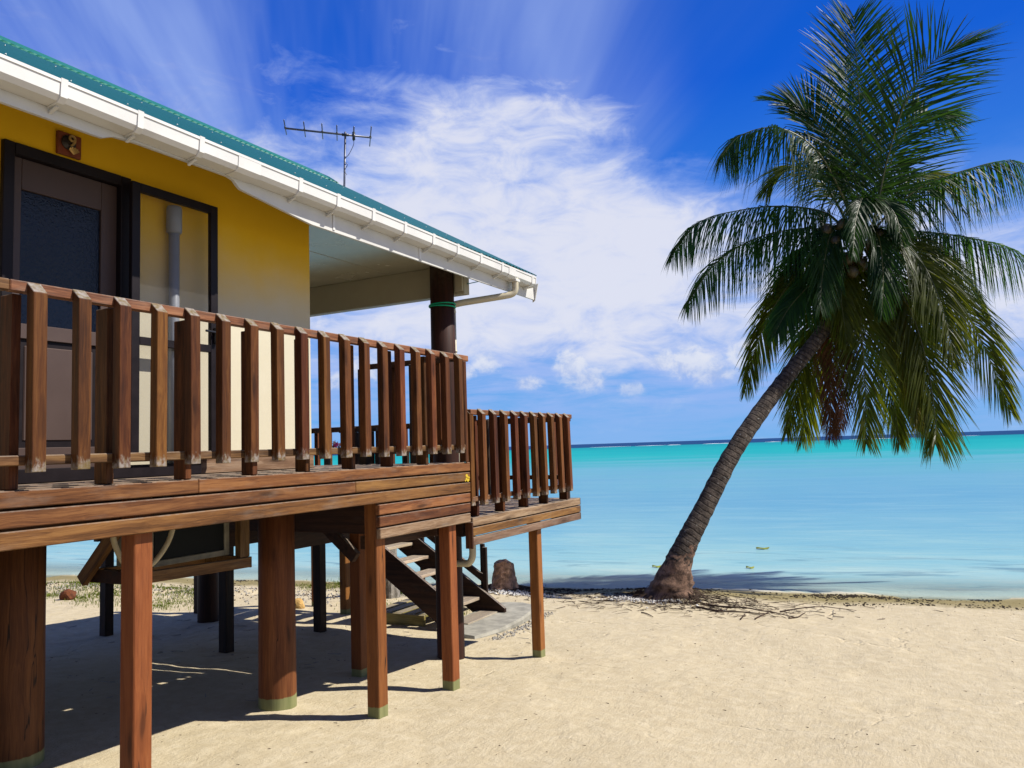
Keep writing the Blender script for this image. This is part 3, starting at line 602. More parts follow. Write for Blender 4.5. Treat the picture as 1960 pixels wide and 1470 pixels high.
# antenna
ev = ray(660, 866); ev[2] = 0; ev /= np.linalg.norm(ev); bv = np.array([ev[1], -ev[0], 0]); AZ = 10.6
mt = pz(661, 258, AZ); mb = pz(659, 362, AZ)
AN = thing('television_antenna', 'grey multi-rod television antenna on a thin mast above the roof ridge', 'antenna', tuple(mb))
tube('mast', [mb-np.array([0, 0, .35]), mb, mt+np.array([0, 0, .04])], .014, M['alu'], AN, 8)
def onb(px): 
    v = ray(px, 258); A = np.array([[v[0], -bv[0]], [v[1], -bv[1]]]); t, q = np.linalg.solve(A, (mt-EYE)[:2]); return mt+bv*q
tilt = np.array([0, 0, -.06])
def bp_(px): q = onb(px); return q + tilt*((q-mt)@bv)
tube('boom', [bp_(545), bp_(711)], .014, M['alu'], AN, 8)
for px, L in ((546, .48), (583, .50), (617, .51), (645, .51), (709, .68)):
    q = bp_(px); tube('element', [q-ev*L/2+(0, 0, .012), q+ev*L/2+(0, 0, .012)], .0075, M['alu'], AN, 6); tube('element_clip', [q-bv*.012+(0, 0, .01), q+bv*.012+(0, 0, .01)], .016, M['metal_black'], AN, 8)
q = bp_(677); tube('folded_element', [q-ev*.27+(0, 0, .012), q+ev*.2+(0, 0, .012)], .009, M['alu'], AN, 8); tube('feed_box', [q+(0, 0, .05), q-(0, 0, .06)], .02, M['metal_black'], AN, 8)
tube('mast_clamp', [mt-bv*.045, mt+bv*.045], .02, M['metal_black'], AN, 8)
cable = catmull([q-(0, 0, .06), q-(0, 0, .13)-bv*.005, mt+(0, 0, -.26)+bv*.05, mt+(0, 0, -.31)+bv*.012, mt+(0, 0, -.36)-bv*.022, mt+(0, 0, -.42)+bv*.02, mt+(0, 0, -.5)-bv*.018, mt+(0, 0, -.56)+bv*.012], 50)
tube('cable', cable, .004, M['metal_black'], AN, 6)
# green rope round the column
def ring(z, r, tl): return [(cx+r*math.cos(a), cy+r*math.sin(a), z+tl*math.sin(a)) for a in np.linspace(0, 2*math.pi, 41)]
RP = tube('rope', ring(3.735, .141, .006), .009, M['rope'], None, 6, loc=(cx, cy, 3.735)); tag(RP, 'bright green cord tied round the dark porch column', 'rope')
tube('rope_turn', ring(3.755, .142, -.008), .008, M['rope'], RP, 6)
RP2 = tube('rope', [(7.2, 4.325, 3.985), (7.30, 4.22, 4.02), (7.4, 4.112, 4.05)], .005, M['rope_teal'], None, 6); tag(RP2, 'thin teal cord stretched from beam end to the fascia', 'rope')

# ------------------------------------------------------------------ upper deck
ZD = 2.075
UD = thing('timber_deck', 'upper brown timber deck on square posts running along the house front', 'deck', (2.0, 3.9, ZD))
def plank_run(parent, x0, x1, y0, y1, zt, wd=.092, gap=.006):
    y = y0; i = 0
    while y+wd <= y1+.02:
        box('plank', x0+.004*(i % 3), x1-.004*((i+1) % 3), y, y+wd, zt-.03-.0015*(i % 2), zt-.0015*(i % 2), M['plank_x'], parent, .003); y += wd+gap; i += 1
plank_run(UD, -4, 6.02, 3.694, 4.62, ZD); plank_run(UD, XW1+.03, 6.02, 4.69, 9.4, ZD)
def fboard(parent, x0, x1, z0, z1, m='board_x', y=3.65): return box('fascia_board', x0, x1, y, y+.04, z0, z1, M[m], parent, .005)
zb = [(1.995, 2.073), (1.905, 1.983), (1.809, 1.892)]
for (z0, z1), cuts in zip(zb, ((-4, 3.075, 6.04), (-4, 1.2, 4.445, 6.035), (-4, 1.9, 6.038))):
    for a, b in zip(cuts[:-1], cuts[1:]): fboard(UD, a+.001, b-.001, z0, z1)
for i, (z0, z1) in enumerate(((1.721, 1.797), (1.632, 1.709), (1.541, 1.620))): fboard(UD, 4.712+.004*i, 6.032-.003*i, z0, z1, 'board_x' if i < 2 else 'board_worn')
V = []; Fc = []
for bx_, bz, rr_ in ((5.975, 1.955, .022), (5.965, 1.925, .016), (5.99, 1.915, .026), (6.005, 1.935, .018), (5.95, 1.912, .012)):
    b = len(V)
    for j in range(9): an = j*2*math.pi/9; q = rr_*random.uniform(.6, 1.1); V.append((bx_+q*math.cos(an), 3.6485, bz+q*math.sin(an)*.9))
    Fc.append(tuple(range(b, b+9)))
meshobj('paint_mark', V, Fc, M['yellow'], UD)['label'] = 'yellow paint splash on the board end'
# square posts under the front edge
def sqpost(parent, x, y, ztop, s=.112, mat='post', name='post', zg=None):
    zg = g1(x, y) if zg is None else zg
    me = boxmesh(s, s, ztop-zg+.35, .006, M[mat], True)
    o = bpy.data.objects.new(name, me); 
    # base at ground: shift mesh so local z=0 is the sand line
    key = ('p', id(me))
    if key not in BOXC:
        for v in me.vertices: v.co.z -= .35
        BOXC[key] = me
    return link(o, parent, (x, y, zg))
for x in (2.765, 4.788, 5.80): sqpost(UD, x, 3.757, 1.99 if x < 4 else 1.99)
sqpost(UD, 0.4, 3.757, 1.99)
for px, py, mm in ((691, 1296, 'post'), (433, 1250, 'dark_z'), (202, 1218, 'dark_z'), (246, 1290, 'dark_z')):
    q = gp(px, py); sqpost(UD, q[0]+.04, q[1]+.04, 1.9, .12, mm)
def rpole(parent, x, y, ztop, r=.145, mat='pole'):
    zg = g1(x, y); P = [(x, y, zg-.3), (x, y, zg), (x, y, zg+.6), (x, y, (zg+ztop)/2), (x, y, ztop)]
    return tube('round_pole', P, [r, r, r*.985, r*.975, r*.96], M[mat], parent, 24, loc=(x, y, zg))
q = gp(397, 1192)
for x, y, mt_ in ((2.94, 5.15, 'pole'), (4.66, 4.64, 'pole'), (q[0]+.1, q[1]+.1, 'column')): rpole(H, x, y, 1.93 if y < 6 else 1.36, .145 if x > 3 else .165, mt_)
# under-deck framing
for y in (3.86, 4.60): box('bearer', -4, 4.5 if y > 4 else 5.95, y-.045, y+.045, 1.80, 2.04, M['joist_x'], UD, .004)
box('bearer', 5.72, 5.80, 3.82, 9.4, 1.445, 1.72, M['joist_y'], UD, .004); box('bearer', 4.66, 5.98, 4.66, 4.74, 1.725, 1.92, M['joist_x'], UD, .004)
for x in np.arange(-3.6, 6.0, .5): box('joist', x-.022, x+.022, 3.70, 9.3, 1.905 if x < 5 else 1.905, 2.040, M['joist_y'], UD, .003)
beam('brace', (5.76, 5.18, 1.56), (5.76, 4.74, 1.22), .06, .11, M['joist_y'], UD)
box('hanger', 5.64, 5.70, 5.55, 5.62, 1.46, 1.9, M['dark_z'], UD, .003)
box('bearer', 4.86, 5.74, 3.90, 3.96, 1.44, 1.54, M['joist_x'], UD, .004)
# railings
def baluster_mesh(w_, d_, h_):
    V = [(-w_/2, -d_/2, -h_/2), (w_/2, -d_/2, -h_/2), (w_/2, d_/2, -h_/2), (-w_/2, d_/2, -h_/2), (-w_/2, -d_/2, h_/2-.052), (w_/2, -d_/2, h_/2-.052), (w_/2, d_/2, h_/2), (-w_/2, d_/2, h_/2)]
    me = bpy.data.meshes.new('baluster'); me.from_pydata(V, [], [(0, 3, 2, 1), (0, 1, 5, 4), (1, 2, 6, 5), (2, 3, 7, 6), (3, 0, 4, 7), (4, 5, 6, 7)])
    bm = bmesh.new(); bm.from_mesh(me); bmesh.ops.bevel(bm, geom=list(bm.edges), offset=.0025, segments=1, affect='EDGES'); bm.to_mesh(me); bm.free()
    me.materials.append(M['baluster']); return me
BME = baluster_mesh(.065, .056, .88)
def baluster(parent, x, y, ztop, rz=0.0, tilt=0.0):
    o = bpy.data.objects.new('baluster', BME); link(o, parent, (x, y, ztop-.44)); o.rotation_euler = (0, tilt, rz); return o
x = 2.131-.2165*18
while x < 5.9:
    baluster(UD, x, 3.608, 3.037+random.uniform(-.004, .004), 0, random.uniform(-.006, .006)); x += .2165
for a, b in ((-4, 2.02), (2.022, 6.035)): box('top_rail', a, b, 3.635, 3.683, 2.982, 3.035, M['rail'], UD, .005)
for a, b in ((-4, 2.12), (2.122, 5.96)): box('bottom_rail', a, b, 3.637, 3.681, 2.185, 2.232, M['rail'], UD, .005)
for x in (-2.7, -2.2, -1.7, -1.23, -.75, -.28, .2, .68, 1.15, 1.62, 2.082, 2.556, 3.034, 3.528, 3.996, 4.468, 4.925, 5.414):
    box('rail_post', x-.021, x+.021, 3.685, 3.785, ZD+.001, 2.98, M['rail_post'], UD, .004)
box('rail_post', 5.945, 5.995, 3.636, 3.70, ZD+.001, 2.981, M['rail_post'], UD, .004)
# return rail at the seaward end of the upper deck
box('top_rail', 5.93, 5.985, 3.70, 4.80, 2.985, 3.033, M['rail_y'], UD, .004); box('bottom_rail', 5.932, 5.98, 3.72, 4.78, 2.19, 2.235, M['rail_y'], UD, .004)
for y in (3.95, 4.20, 4.45): 
    o = baluster(UD, 6.015, y, 3.045, math.pi/2); 
for y in (4.14, 4.735): box('rail_post', 5.87, 5.928, y-.045, y+.045, ZD+.001, 2.985, M['dark_z'], UD, .004)

# ------------------------------------------------------------------ lower deck
ZL = 1.575
LD = thing('timber_platform', 'lower timber platform with baluster railing facing the lagoon, one step below', 'deck', (7.3, 3.9, ZL))
plank_run(LD, 6.07, 8.49, 3.694, 9.6, ZL)
box('plank', 6.045, 6.066, 3.70, 9.4, 1.60, 2.04, M['joist_y'], LD, .003)
for (z0, z1), m_ in zip(((1.495, 1.573), (1.411, 1.484), (1.326, 1.400)), ('board_worn', 'board_x', 'board_worn')): fboard(LD, 6.06, 8.505, z0, z1, m_)
box('end_cleat', 6.035, 6.058, 3.645, 3.72, 1.30, 1.535, M['board_z'], LD, .004)
for z0, z1 in ((1.492, 1.573), (1.410, 1.487), (1.326, 1.405)): box('edge_board', 8.506, 8.545, 3.66, 9.6, z0, z1, M['joist_y'], LD, .004)
for i in range(11):
    X_ = 5.962+.2135*i
    if i > 0: baluster(LD, X_+.02, 3.608, 2.56, 0, -.003*i)
baluster(LD, 6.072, 3.668, 2.56)
box('top_rail', 6.05, 8.325, 3.635, 3.683, 2.500, 2.550, M['rail'], LD, .005); box('bottom_rail', 6.05, 8.28, 3.637, 3.681, 1.715, 1.760, M['rail'], LD, .005)
for x in (6.22, 6.72, 7.22, 7.70, 8.235): box('rail_post', x-.021, x+.021, 3.685, 3.785, ZL+.001, 2.498, M['rail_post'], LD, .004)
box('top_rail', 8.37, 8.44, 3.70, 6.35, 2.475, 2.545, M['rail_y'], LD, .004); box('top_rail', 8.371, 8.44, 6.36, 7.75, 2.475, 2.545, M['rail_y'], LD, .004); box('bottom_rail', 8.38, 8.43, 3.72, 7.7, 1.80, 1.85, M['rail_y'], LD, .004)
for y in np.arange(3.95, 7.7, .2165): baluster(LD, 8.465, y, 2.552, math.pi/2) if not (6.9 < y < 7.35) else None
for y in (3.75, 4.8, 5.9, 6.9, 7.35, 7.70): box('rail_post', 8.32, 8.369, y-.04, y+.04, ZL+.001, 2.53, M['dark_z'], LD, .004)
box('low_rail', 8.375, 8.43, 6.93, 7.33, 2.215, 2.26, M['rail_y'], LD, .004)
q = gp(613, 1210)
for x, y in ((7.505, 3.757), (q[0]+.03, q[1]+.03), (8.35, 9.9)): sqpost(LD, x, y, 1.33 if y > 4 else 1.40, .105 if y < 4 else .12, 'post' if y < 4 else 'dark_z')
for y in (3.80, 5.9, 6.8, 9.0): box('bearer', 6.06, 8.46, y-.04, y+.04, 1.21 if y > 4 else 1.40, 1.40 if y > 4 else 1.54, M['joist_x'], LD, .004)
for x in np.arange(6.2, 8.5, .45): box('joist', x-.022, x+.022, 3.70, 9.55, 1.412, 1.540, M['joist_y'], LD, .003)
box('bearer', 7.46, 7.55, 3.70, 3.83, 1.30, 1.395, M['board_x'], LD, .004)
# landing for the stairs
for i in range(9): box('plank', 8.55, 9.55, 7.78+i*.098, 7.872+i*.098, ZL-.032, ZL-.002, M['plank_x'], LD, .003)
q = gp(662, 1176); sqpost(LD, q[0]+.03, q[1]+.03, 1.54, .115); sqpost(LD, 9.48, 8.6, 1.54, .115)
box('bearer', 8.55, 9.55, 7.70, 7.776, 1.40, 1.54, M['joist_x'], LD, .003)

# ------------------------------------------------------------------ stairs
ST = thing('staircase', 'open timber staircase with worn pale treads going down to the concrete slab', 'stairs', (9.0, 5.4, -.12))
go, ri = .275, .177
XN, XF = 8.58, 9.42
for i in range(10):
    y = 5.30+go*i; z = -.02+ri*i
    if z > 1.5: break
    tr_ = box('tread', XN+.03, XF-.03, y, y+.255, z-.042, z, M['tread'], ST, .005)
    for xx in (XN+.03, XF-.06): box('cleat', xx, xx+.03, y+.02, y+.23, z-.085, z-.043, M['joist_y'], tr_, .003)
for xx in (XN, XF): 
    pr_ = [(5.20, -.22), (5.20, .02), (5.32, .10), (7.70, 1.632), (7.85, 1.632), (7.85, 1.36), (5.62, -.12), (5.5, -.22)]
    if xx == XN: pr_[0:3] = [(5.40, -.16), (5.40, .08), (5.44, .175)]
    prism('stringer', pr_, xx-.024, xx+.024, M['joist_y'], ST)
beam('handrail', (XF+.06, 5.55, .38), (XF+.06, 7.6, 1.70), .045, .09, M['joist_y'], ST)
for y in (5.53, 5.60, 6.62): box('newel', XF+.03 if y < 5.58 else XF+.09, XF+.075 if y < 5.58 else XF+.135, y-.03, y+.03, g1(XF, y)-.1, g1(XF, y)+.95+(y-5.5)*.6, M['dark_z'], ST, .004, True)
# low pallet platform behind the stair foot
PT = thing('low_platform', 'low treated-pine boardwalk frame on the sand behind the stair stringer', 'platform', (9.0, 6.4, -.1))
box('edge_board', 8.62, 8.66, 5.98, 6.95, -.13, .025, M['new_pine_y'], PT, .004)
for i, y in enumerate((5.98, 6.17, 6.36, 6.55, 6.74)): box('plank', 8.665, 10.1, y, y+.15, -.005, .028, M['new_pine'], PT, .004)
box('edge_board', 10.11, 10.15, 5.98, 6.95, -.16, .02, M['new_pine_y'], PT, .004)
# concrete slab with broken rounded end
pts = [(8.16, 5.18), (8.10, 4.90), (8.55, 4.80), (9.2, 4.83), (9.75, 4.93), (10.02, 5.06), (10.12, 5.28), (10.08, 5.5), (9.95, 5.68), (9.0, 5.62), (8.5, 5.45)]
n = len(pts); V = [(x-9, y-5.3, zz) for zz in (-.22, -.03) for x, y in pts]; V += [((x-9.1)*.975+.1, (y-5.35)*.965+.05, .0) for x, y in pts]
SL = meshobj('concrete_slab', V, [tuple(range(2*n, 3*n))]+[(k*n+i, k*n+(i+1) % n, (k+1)*n+(i+1) % n, (k+1)*n+i) for k in (0, 1) for i in range(n)], M['concrete'], None, (9, 5.3, -.035))
tag(SL, 'grey weathered concrete slab with a rounded end at the stair foot', 'slab')

# ------------------------------------------------------------------ things under the deck
CR = thing('wooden_cradle', 'rough timber cradle with diagonal strut hung below the deck', 'frame', (3.9, 4.7, 1.37))
beam('bottom_rail', (3.44, 4.56, 1.425), (4.30, 4.56, 1.40), .045, .075, M['cradle_x'], CR); beam('bottom_rail', (3.44, 5.05, 1.425), (4.30, 5.05, 1.40), .045, .075, M['cradle_x'], CR)
box('upright', 4.20, 4.29, 4.54, 4.60, 1.445, 1.80, M['cradle_z'], CR, .004); box('upright', 4.20, 4.29, 5.0, 5.06, 1.445, 1.80, M['cradle_z'], CR, .004); box('upright', 3.44, 3.49, 4.60, 4.66, 1.46, 1.80, M['cradle_z'], CR, .004)
beam('arm', (3.46, 4.62, 1.41), (3.46, 5.22, 1.405), .045, .09, M['joist_y'], CR); beam('strut', (3.42, 5.22, 1.37), (3.42, 4.72, 1.86), .045, .09, M['cradle_x'], CR); box('end_block', 4.292, 4.31, 4.54, 5.06, 1.36, 1.44, M['cradle_x'], CR, .003)
UN = thing('equipment_box', 'charcoal-fronted equipment box with a grimy cream frame resting in the cradle', 'box', (3.85, 4.8, 1.46))
box('casing', 3.50, 4.19, 4.66, 4.98, 1.465, 1.795, M['unit'], UN, .01); box('front_panel', 3.545, 4.14, 4.645, 4.659, 1.51, 1.79, M['panel'], UN, .006)
for a in ((3.502, 3.542, 1.467, 1.79), (4.143, 4.188, 1.467, 1.79), (3.543, 4.142, 1.467, 1.507)): box('frame_strip', a[0], a[1], 4.642, 4.6592, a[2], a[3], M['unit'], UN, .003)
HO = tube('hose', catmull([(3.52, 4.40, 1.86), (3.50, 4.40, 1.74), (3.455, 4.40, 1.64), (3.37, 4.41, 1.54), (3.27, 4.42, 1.50), (3.19, 4.45, 1.55), (3.15, 4.5, 1.7), (3.15, 4.5, 1.86)], 36), .017, M['hose'], None, 10); tag(HO, 'looped cream plastic hose hanging beside the equipment box', 'hose')
# dark chair and flowers on the lower platform
CH = thing('deck_chair', 'dark slatted wooden armchair half hidden behind the railing balusters', 'chair', (7.65, 6.0, ZL))
for y in (5.72, 6.28):
    box('leg', 7.35, 7.40, y-.03, y+.03, ZL, 2.20, M['dark_z'], CH, .004); box('leg', 7.92, 7.97, y-.03, y+.03, ZL, 2.20, M['dark_z'], CH, .004); box('armrest', 7.33, 7.99, y-.05, y+.05, 2.201, 2.235, M['joist_x'], CH, .004)
box('seat', 7.36, 7.96, 5.76, 6.24, 1.98, 2.03, M['joist_x'], CH, .01)
for i in range(6): box('back_slat', 7.345, 7.375, 5.765+i*.082, 5.83+i*.082, 2.031, 2.43, M['dark_z'], CH, .004)
box('back_rail', 7.34, 7.385, 5.72, 6.28, 2.431, 2.47, M['joist_y'], CH, .004)
FL = thing('flower_bunch', 'small bunch of pink and white flowers beyond the platform railing', 'flowers', (8.40, 7.17, 2.262))
for i in range(9):
    c = np.array((8.40+random.uniform(-.03, .03), 7.02+i*.033, 2.30+random.uniform(-.01, .03))); V = [c]; Fc = []
    for j in range(10): an = j*2*math.pi/10; r_ = .045 if j % 2 else .02; V.append(c+np.array((-.012, r_*math.cos(an), r_*math.sin(an))))
    meshobj('blossom', [v-c for v in V], [(0, j+1, (j+1) % 10+1) for j in range(10)], M['petal_pink'] if i % 3 != 1 else M['petal_white'], FL, c)
for i in range(6):
    c = np.array((8.40, 7.03+i*.05, 2.262)); meshobj('leaf', [(0, -.02, 0), (0, .02, .0), (.01, .03, .03), (-.01, -.01, .035)], [(0, 1, 2, 3)], M['leaf_small'], FL, c)

# ------------------------------------------------------------------ palm
def trunk_ob(name, P, R, mat, parent, sides=22, rings=True, seed=1):
    rnd = random.Random(seed); n = len(P); ph = [rnd.uniform(.95, 1.05) for _ in range(n)]
    jit = [[1+rnd.uniform(-.025, .025) for _ in range(sides)] for _ in range(n)]
    def wob(i, j): return (1+.045*((i % 3 == 0)))*jit[i][j]*(ph[i]*.5+.5)
    return tube(name, P, R, mat, parent, sides, True, wob)
bz = g1(12.0, 3.65)
base = pz(1284, 1152, 12.0); base[2] = bz-.25
TP = [base, pz(1284, 1148, 12.0), pz(1288, 1118, 12.02), pz(1298, 1078, 12.05), pz(1318, 1032, 12.12), pz(1352, 965, 12.3), pz(1402, 868, 12.6), pz(1460, 782, 12.95), pz(1516, 708, 13.3), pz(1572, 638, 13.6), pz(1615, 560, 13.85), pz(1640, 485, 14.0)]
TR = [.33, .30, .25, .20, .165, .148, .138, .13, .124, .12, .118, .11]
PT_ = catmull(TP, 130); RR_ = np.interp(np.linspace(0, len(TR)-1, 130), range(len(TR)), TR)
PA = thing('coconut_palm', 'tall leaning coconut palm with drooping fronds at the water edge', 'palm tree', (float(base[0]), float(base[1]), bz))
trunk_ob('trunk', PT_, RR_, M['bark'], PA)
# fringe of root fibres round the foot
V, Fc = [], []; rq = random.Random(31)
for _ in range(170):
    an = rq.uniform(0, 2*math.pi); r_ = rq.uniform(.34, .44); c0 = np.array((base[0]+r_*math.cos(an), base[1]+.05+r_*math.sin(an), bz+rq.uniform(.0, .10))); L = rq.uniform(.06, .24)
    e_ = c0+np.array((math.cos(an+rq.uniform(-.5, .5))*L, math.sin(an+rq.uniform(-.5, .5))*L, 0)); e_[2] = g1(e_[0], e_[1])+.004; m__ = (c0+e_)/2+np.array((0, 0, rq.uniform(-.01, .04)))
    v, f = tube_geo([c0, m__, e_], [.007, .005, .002], 3, False); b = len(V); V += v; Fc += [tuple(b+q for q in ff_) for ff_ in f]
rf_ = meshobj('root_fibres', V, Fc, M['twig'], PA); rf_['kind'] = 'stuff'; rf_.location = (0, 0, 0); rf_.matrix_parent_inverse = Matrix.Translation(-WL[PA.name])
# root boss: lumpy swollen foot
V, Fc = [], []; rs = random.Random(4)
nr, ns = 22, 34
for i in range(nr):
    t = i/(nr-1); p = PT_[int(t*44)+1]; r_ = np.interp(t, [0, .2, .4, .6, .8, 1], [.44, .42, .36, .285, .215, .165])
    for j in range(ns):
        an = 2*math.pi*j/ns; k_ = 1+.06*math.sin(an*3+i)+rs.uniform(-.04, .04)+.03*math.sin(i*2.4)
        if 3.3 < an < 4.2 and .2 < t < .5: k_ -= .14
        k_ += .035*(i % 2); V.append((p[0]-.03*(1-t)+r_*k_*math.cos(an), p[1]+.07*(1-t)**1.5+r_*k_*math.sin(an), p[2]))
for i in range(nr-1):
    for j in range(ns): Fc.append((i*ns+j, i*ns+(j+1) % ns, (i+1)*ns+(j+1) % ns, (i+1)*ns+j))
meshobj('root_boss', V, Fc, M['bark_root'], PA, (0, 0, 0), True)
CZ = 14.0
VIEW = -fw
def frond(path, dz, Lm, leaf='leaf', n=78, droop=.55, width=.034, seed=0, dead=False, t0=.14, wide=1.0, ang=(62, 22)):
    rnd = random.Random(seed); m_ = len(path)
    P3 = [pz(x, y, CZ+dz*(i/(m_-1))**1.2) for i, (x, y) in enumerate(path)]
    C = catmull(P3, 60); T = np.gradient(C, axis=0); seg = np.linalg.norm(T, axis=1); T /= seg[:, None]
    R = np.interp(np.linspace(0, 1, 60), [0, .1, .4, 1], [.034, .024, .014, .003])
    st = tube('frond', C, R, M['rachis_dead'] if dead else M['rachis'], PA, 6)
    V, Fc = [], []; o0 = C[0]
    for i in range(n):
        t = t0+(1-t0)*(i+rnd.random()*.6)/n
        if t > .995: t = .995
        q = t*59; k = min(int(q), 58); fr_ = q-k; c = C[k]*(1-fr_)+C[k+1]*fr_; tt = T[k]
        nh = np.array([0, 0, 1.0])*(1-abs(tt[2]))+VIEW*abs(tt[2])*.9+np.array([0, 0, .15]); nh = nh-tt*(nh@tt); nh /= np.linalg.norm(nh); sd = np.cross(tt, nh)
        prof = math.sin(math.pi*min(1, (t-t0)/(1-t0)*.78+.20))**.7
        for sg in (-1, 1):
            if rnd.random() < .05: continue
            L = 1.2*Lm*prof*rnd.uniform(.84, 1.08)*(1.15 if t > .9 else 1); a = math.radians(ang[0]+(ang[1]-ang[0])*t+rnd.uniform(-7, 7))
            d = tt*math.cos(a)+sd*sg*math.sin(a)*wide+nh*rnd.uniform(.05, .28); d /= np.linalg.norm(d)
            g = droop*rnd.uniform(.7, 1.3); wv_ = tt-d*(tt@d)+nh*rnd.uniform(-.3, .3); wv_ /= np.linalg.norm(wv_); wd_ = width*rnd.uniform(.8, 1.15)*(.6+.4*prof)
            b = len(V); us = (0, .25, .55, .82, 1.0); ws = (.55, 1, .9, .55, .06)
            bl = rnd.uniform(-.05, .05)
            pts_ = []
            for u_ in us:
                p = d*u_+np.array([0, 0, -1.0])*g*u_*u_+tt*bl*u_*u_; pts_.append(p)
            # keep leaflet length after drooping
            tot = sum(np.linalg.norm(pts_[z+1]-pts_[z]) for z in range(4)); sc_ = L/tot
            for u_, p, ww in zip(us, pts_, ws):
                pp = c+p*sc_; V += [pp-wv_*wd_*ww/2-o0, pp+wv_*wd_*ww/2-o0]
            for z in range(4): Fc.append((b+2*z, b+2*z+1, b+2*z+3, b+2*z+2))
    lo = meshobj('leaflets', V, Fc, M[leaf], st, o0); lo['kind'] = 'stuff'
    return st
FR = [  # path in view, depth run of the tip, leaflet length, leaf colour, droop
 ([(1648, 470), (1652, 380), (1650, 280), (1643, 170), (1638, 90), (1634, 30)], .3, 1.2, 'leaf', .12, 1),
 ([(1655, 470), (1640, 370), (1628, 270), (1622, 180), (1618, 110)], 1.2, .75, 'leaf', .15, 2),
 ([(1660, 470), (1680, 390), (1700, 300), (1736, 190), (1795, 110), (1872, 72)], -.5, 1.3, 'leaf', .16, 3),
 ([(1665, 460), (1690, 360), (1722, 270), (1765, 222), (1800, 222), (1825, 255)], .9, .8, 'leaf', .4, 4),
 ([(1640, 450), (1605, 340), (1568, 242), (1525, 205), (1465, 190)], .3, .78, 'leaf', .22, 5),
 ([(1640, 455), (1610, 370), (1560, 285), (1490, 245), (1420, 258), (1380, 300)], -.4, 1.15, 'leaf', 1.0, 6),
 ([(1635, 455), (1590, 370), (1545, 325), (1500, 325), (1465, 365)], .8, .85, 'leaf_mid', .7, 7),
 ([(1625, 450), (1580, 408), (1500, 395), (1420, 402), (1340, 425), (1283, 492)], .2, 1.05, 'leaf', .95, 8),
 ([(1620, 460), (1585, 442), (1530, 438), (1450, 455), (1370, 505), (1312, 588)], -.3, 1.05, 'leaf', .95, 9),
 ([(1622, 475), (1580, 480), (1530, 520), (1480, 590), (1445, 670), (1425, 750)], .7, .85, 'leaf_mid', .75, 10),
 ([(1630, 480), (1590, 505), (1550, 545), (1510, 590), (1482, 640)], -.9, .8, 'leaf', .8, 11),
 ([(1635, 490), (1600, 540), (1560, 620), (1530, 720), (1505, 830)], .9, .95, 'leaf_mid', .5, 12),
 ([(1640, 495), (1615, 560), (1575, 660), (1548, 760), (1535, 845)], 1.4, .9, 'leaf_mid', .5, 13),
 ([(1640, 490), (1612, 580), (1598, 680), (1590, 770), (1590, 840)], -.9, .7, 'leaf_dead', .7, 14),
 ([(1642, 492), (1606, 570), (1592, 660), (1588, 760), (1596, 835)], -.6, .7, 'leaf_dead', .6, 37),
 ([(1645, 490), (1635, 570), (1622, 660), (1614, 750), (1610, 820)], -1.0, .62, 'leaf_dead', .8, 15),
 ([(1645, 480), (1640, 520), (1648, 620), (1656, 740), (1658, 850)], -1.0, .95, 'leaf_mid', .42, 16),
 ([(1655, 490), (1672, 570), (1690, 660), (1710, 760), (1722, 850)], .3, .85, 'leaf_mid', .5, 17),
 ([(1660, 485), (1690, 540), (1720, 620), (1748, 720), (1765, 820)], -.5, .95, 'leaf_mid', .5, 18),
 ([(1660, 480), (1700, 520), (1745, 600), (1775, 700), (1790, 800), (1790, 850)], -1.1, 1.05, 'leaf_mid', .5, 19),
 ([(1655, 475), (1690, 540), (1718, 640), (1745, 740), (1757, 810)], -.9, .75, 'leaf_yel', .8, 20),
 ([(1660, 470), (1720, 480), (1790, 530), (1850, 600), (1895, 690), (1935, 790)], -.4, 1.1, 'leaf_mid', .7, 21),
 ([(1650, 470), (1690, 445), (1740, 470), (1780, 530), (1810, 610), (1825, 690)], -1.4, 1.1, 'leaf_mid', .6, 22),
 ([(1665, 465), (1720, 445), (1790, 446), (1870, 458), (1945, 480), (2010, 540)], .2, 1.1, 'leaf', .95, 23),
 ([(1665, 470), (1740, 475), (1810, 500), (1860, 550), (1885, 600)], 1.0, .75, 'leaf_mid', .6, 24),
 ([(1660, 455), (1710, 400), (1770, 355), (1850, 325), (1930, 308), (2010, 330)], -.2, 1.05, 'leaf', .95, 25),
 ([(1655, 450), (1700, 390), (1740, 345), (1785, 335), (1830, 380)], 1.2, .8, 'leaf_mid', .6, 26),
 ([(1650, 460), (1645, 400), (1650, 380), (1638, 420), (1632, 490)], -1.5, .6, 'leaf', .9, 27),
 ([(1650, 460), (1665, 395), (1690, 385), (1715, 415), (1725, 460)], -.9, .6, 'leaf', .8, 28),
 ([(1645, 470), (1620, 430), (1590, 450), (1575, 520), (1570, 590)], -1.0, .8, 'leaf', .8, 30),
 ([(1650, 475), (1655, 440), (1680, 450), (1690, 520), (1688, 600)], -1.2, .8, 'leaf', .8, 31),
 ([(1645, 480), (1620, 490), (1610, 560), (1620, 650)], -.8, .8, 'leaf_mid', .7, 32),
 ([(1655, 470), (1690, 470), (1740, 510), (1765, 580), (1775, 660)], .6, .95, 'leaf', .7, 33),
 ([(1640, 465), (1590, 455), (1540, 480), (1510, 540), (1500, 600)], .8, .95, 'leaf', .8, 34),
]
for path, dz, Lm, lf, dr, sd_ in FR:
    dead = lf == 'leaf_dead'
    vert = dr < .2; side = .9 < dr < 1.1 and not dead; dr = dr*1.7 if side else dr; Lm = Lm*1.12 if side else Lm
    f_ = frond(path, dz, Lm, lf, (118 if vert else 150) if not dead else 80, dr, (.030 if vert else .027) if not dead else .02, sd_, dead, .10 if dead else .17, 1.0, (80, 34) if side else (58, 20) if not vert else (68, 30))
    if dead: f_['label'] = 'dead brown hanging frond'
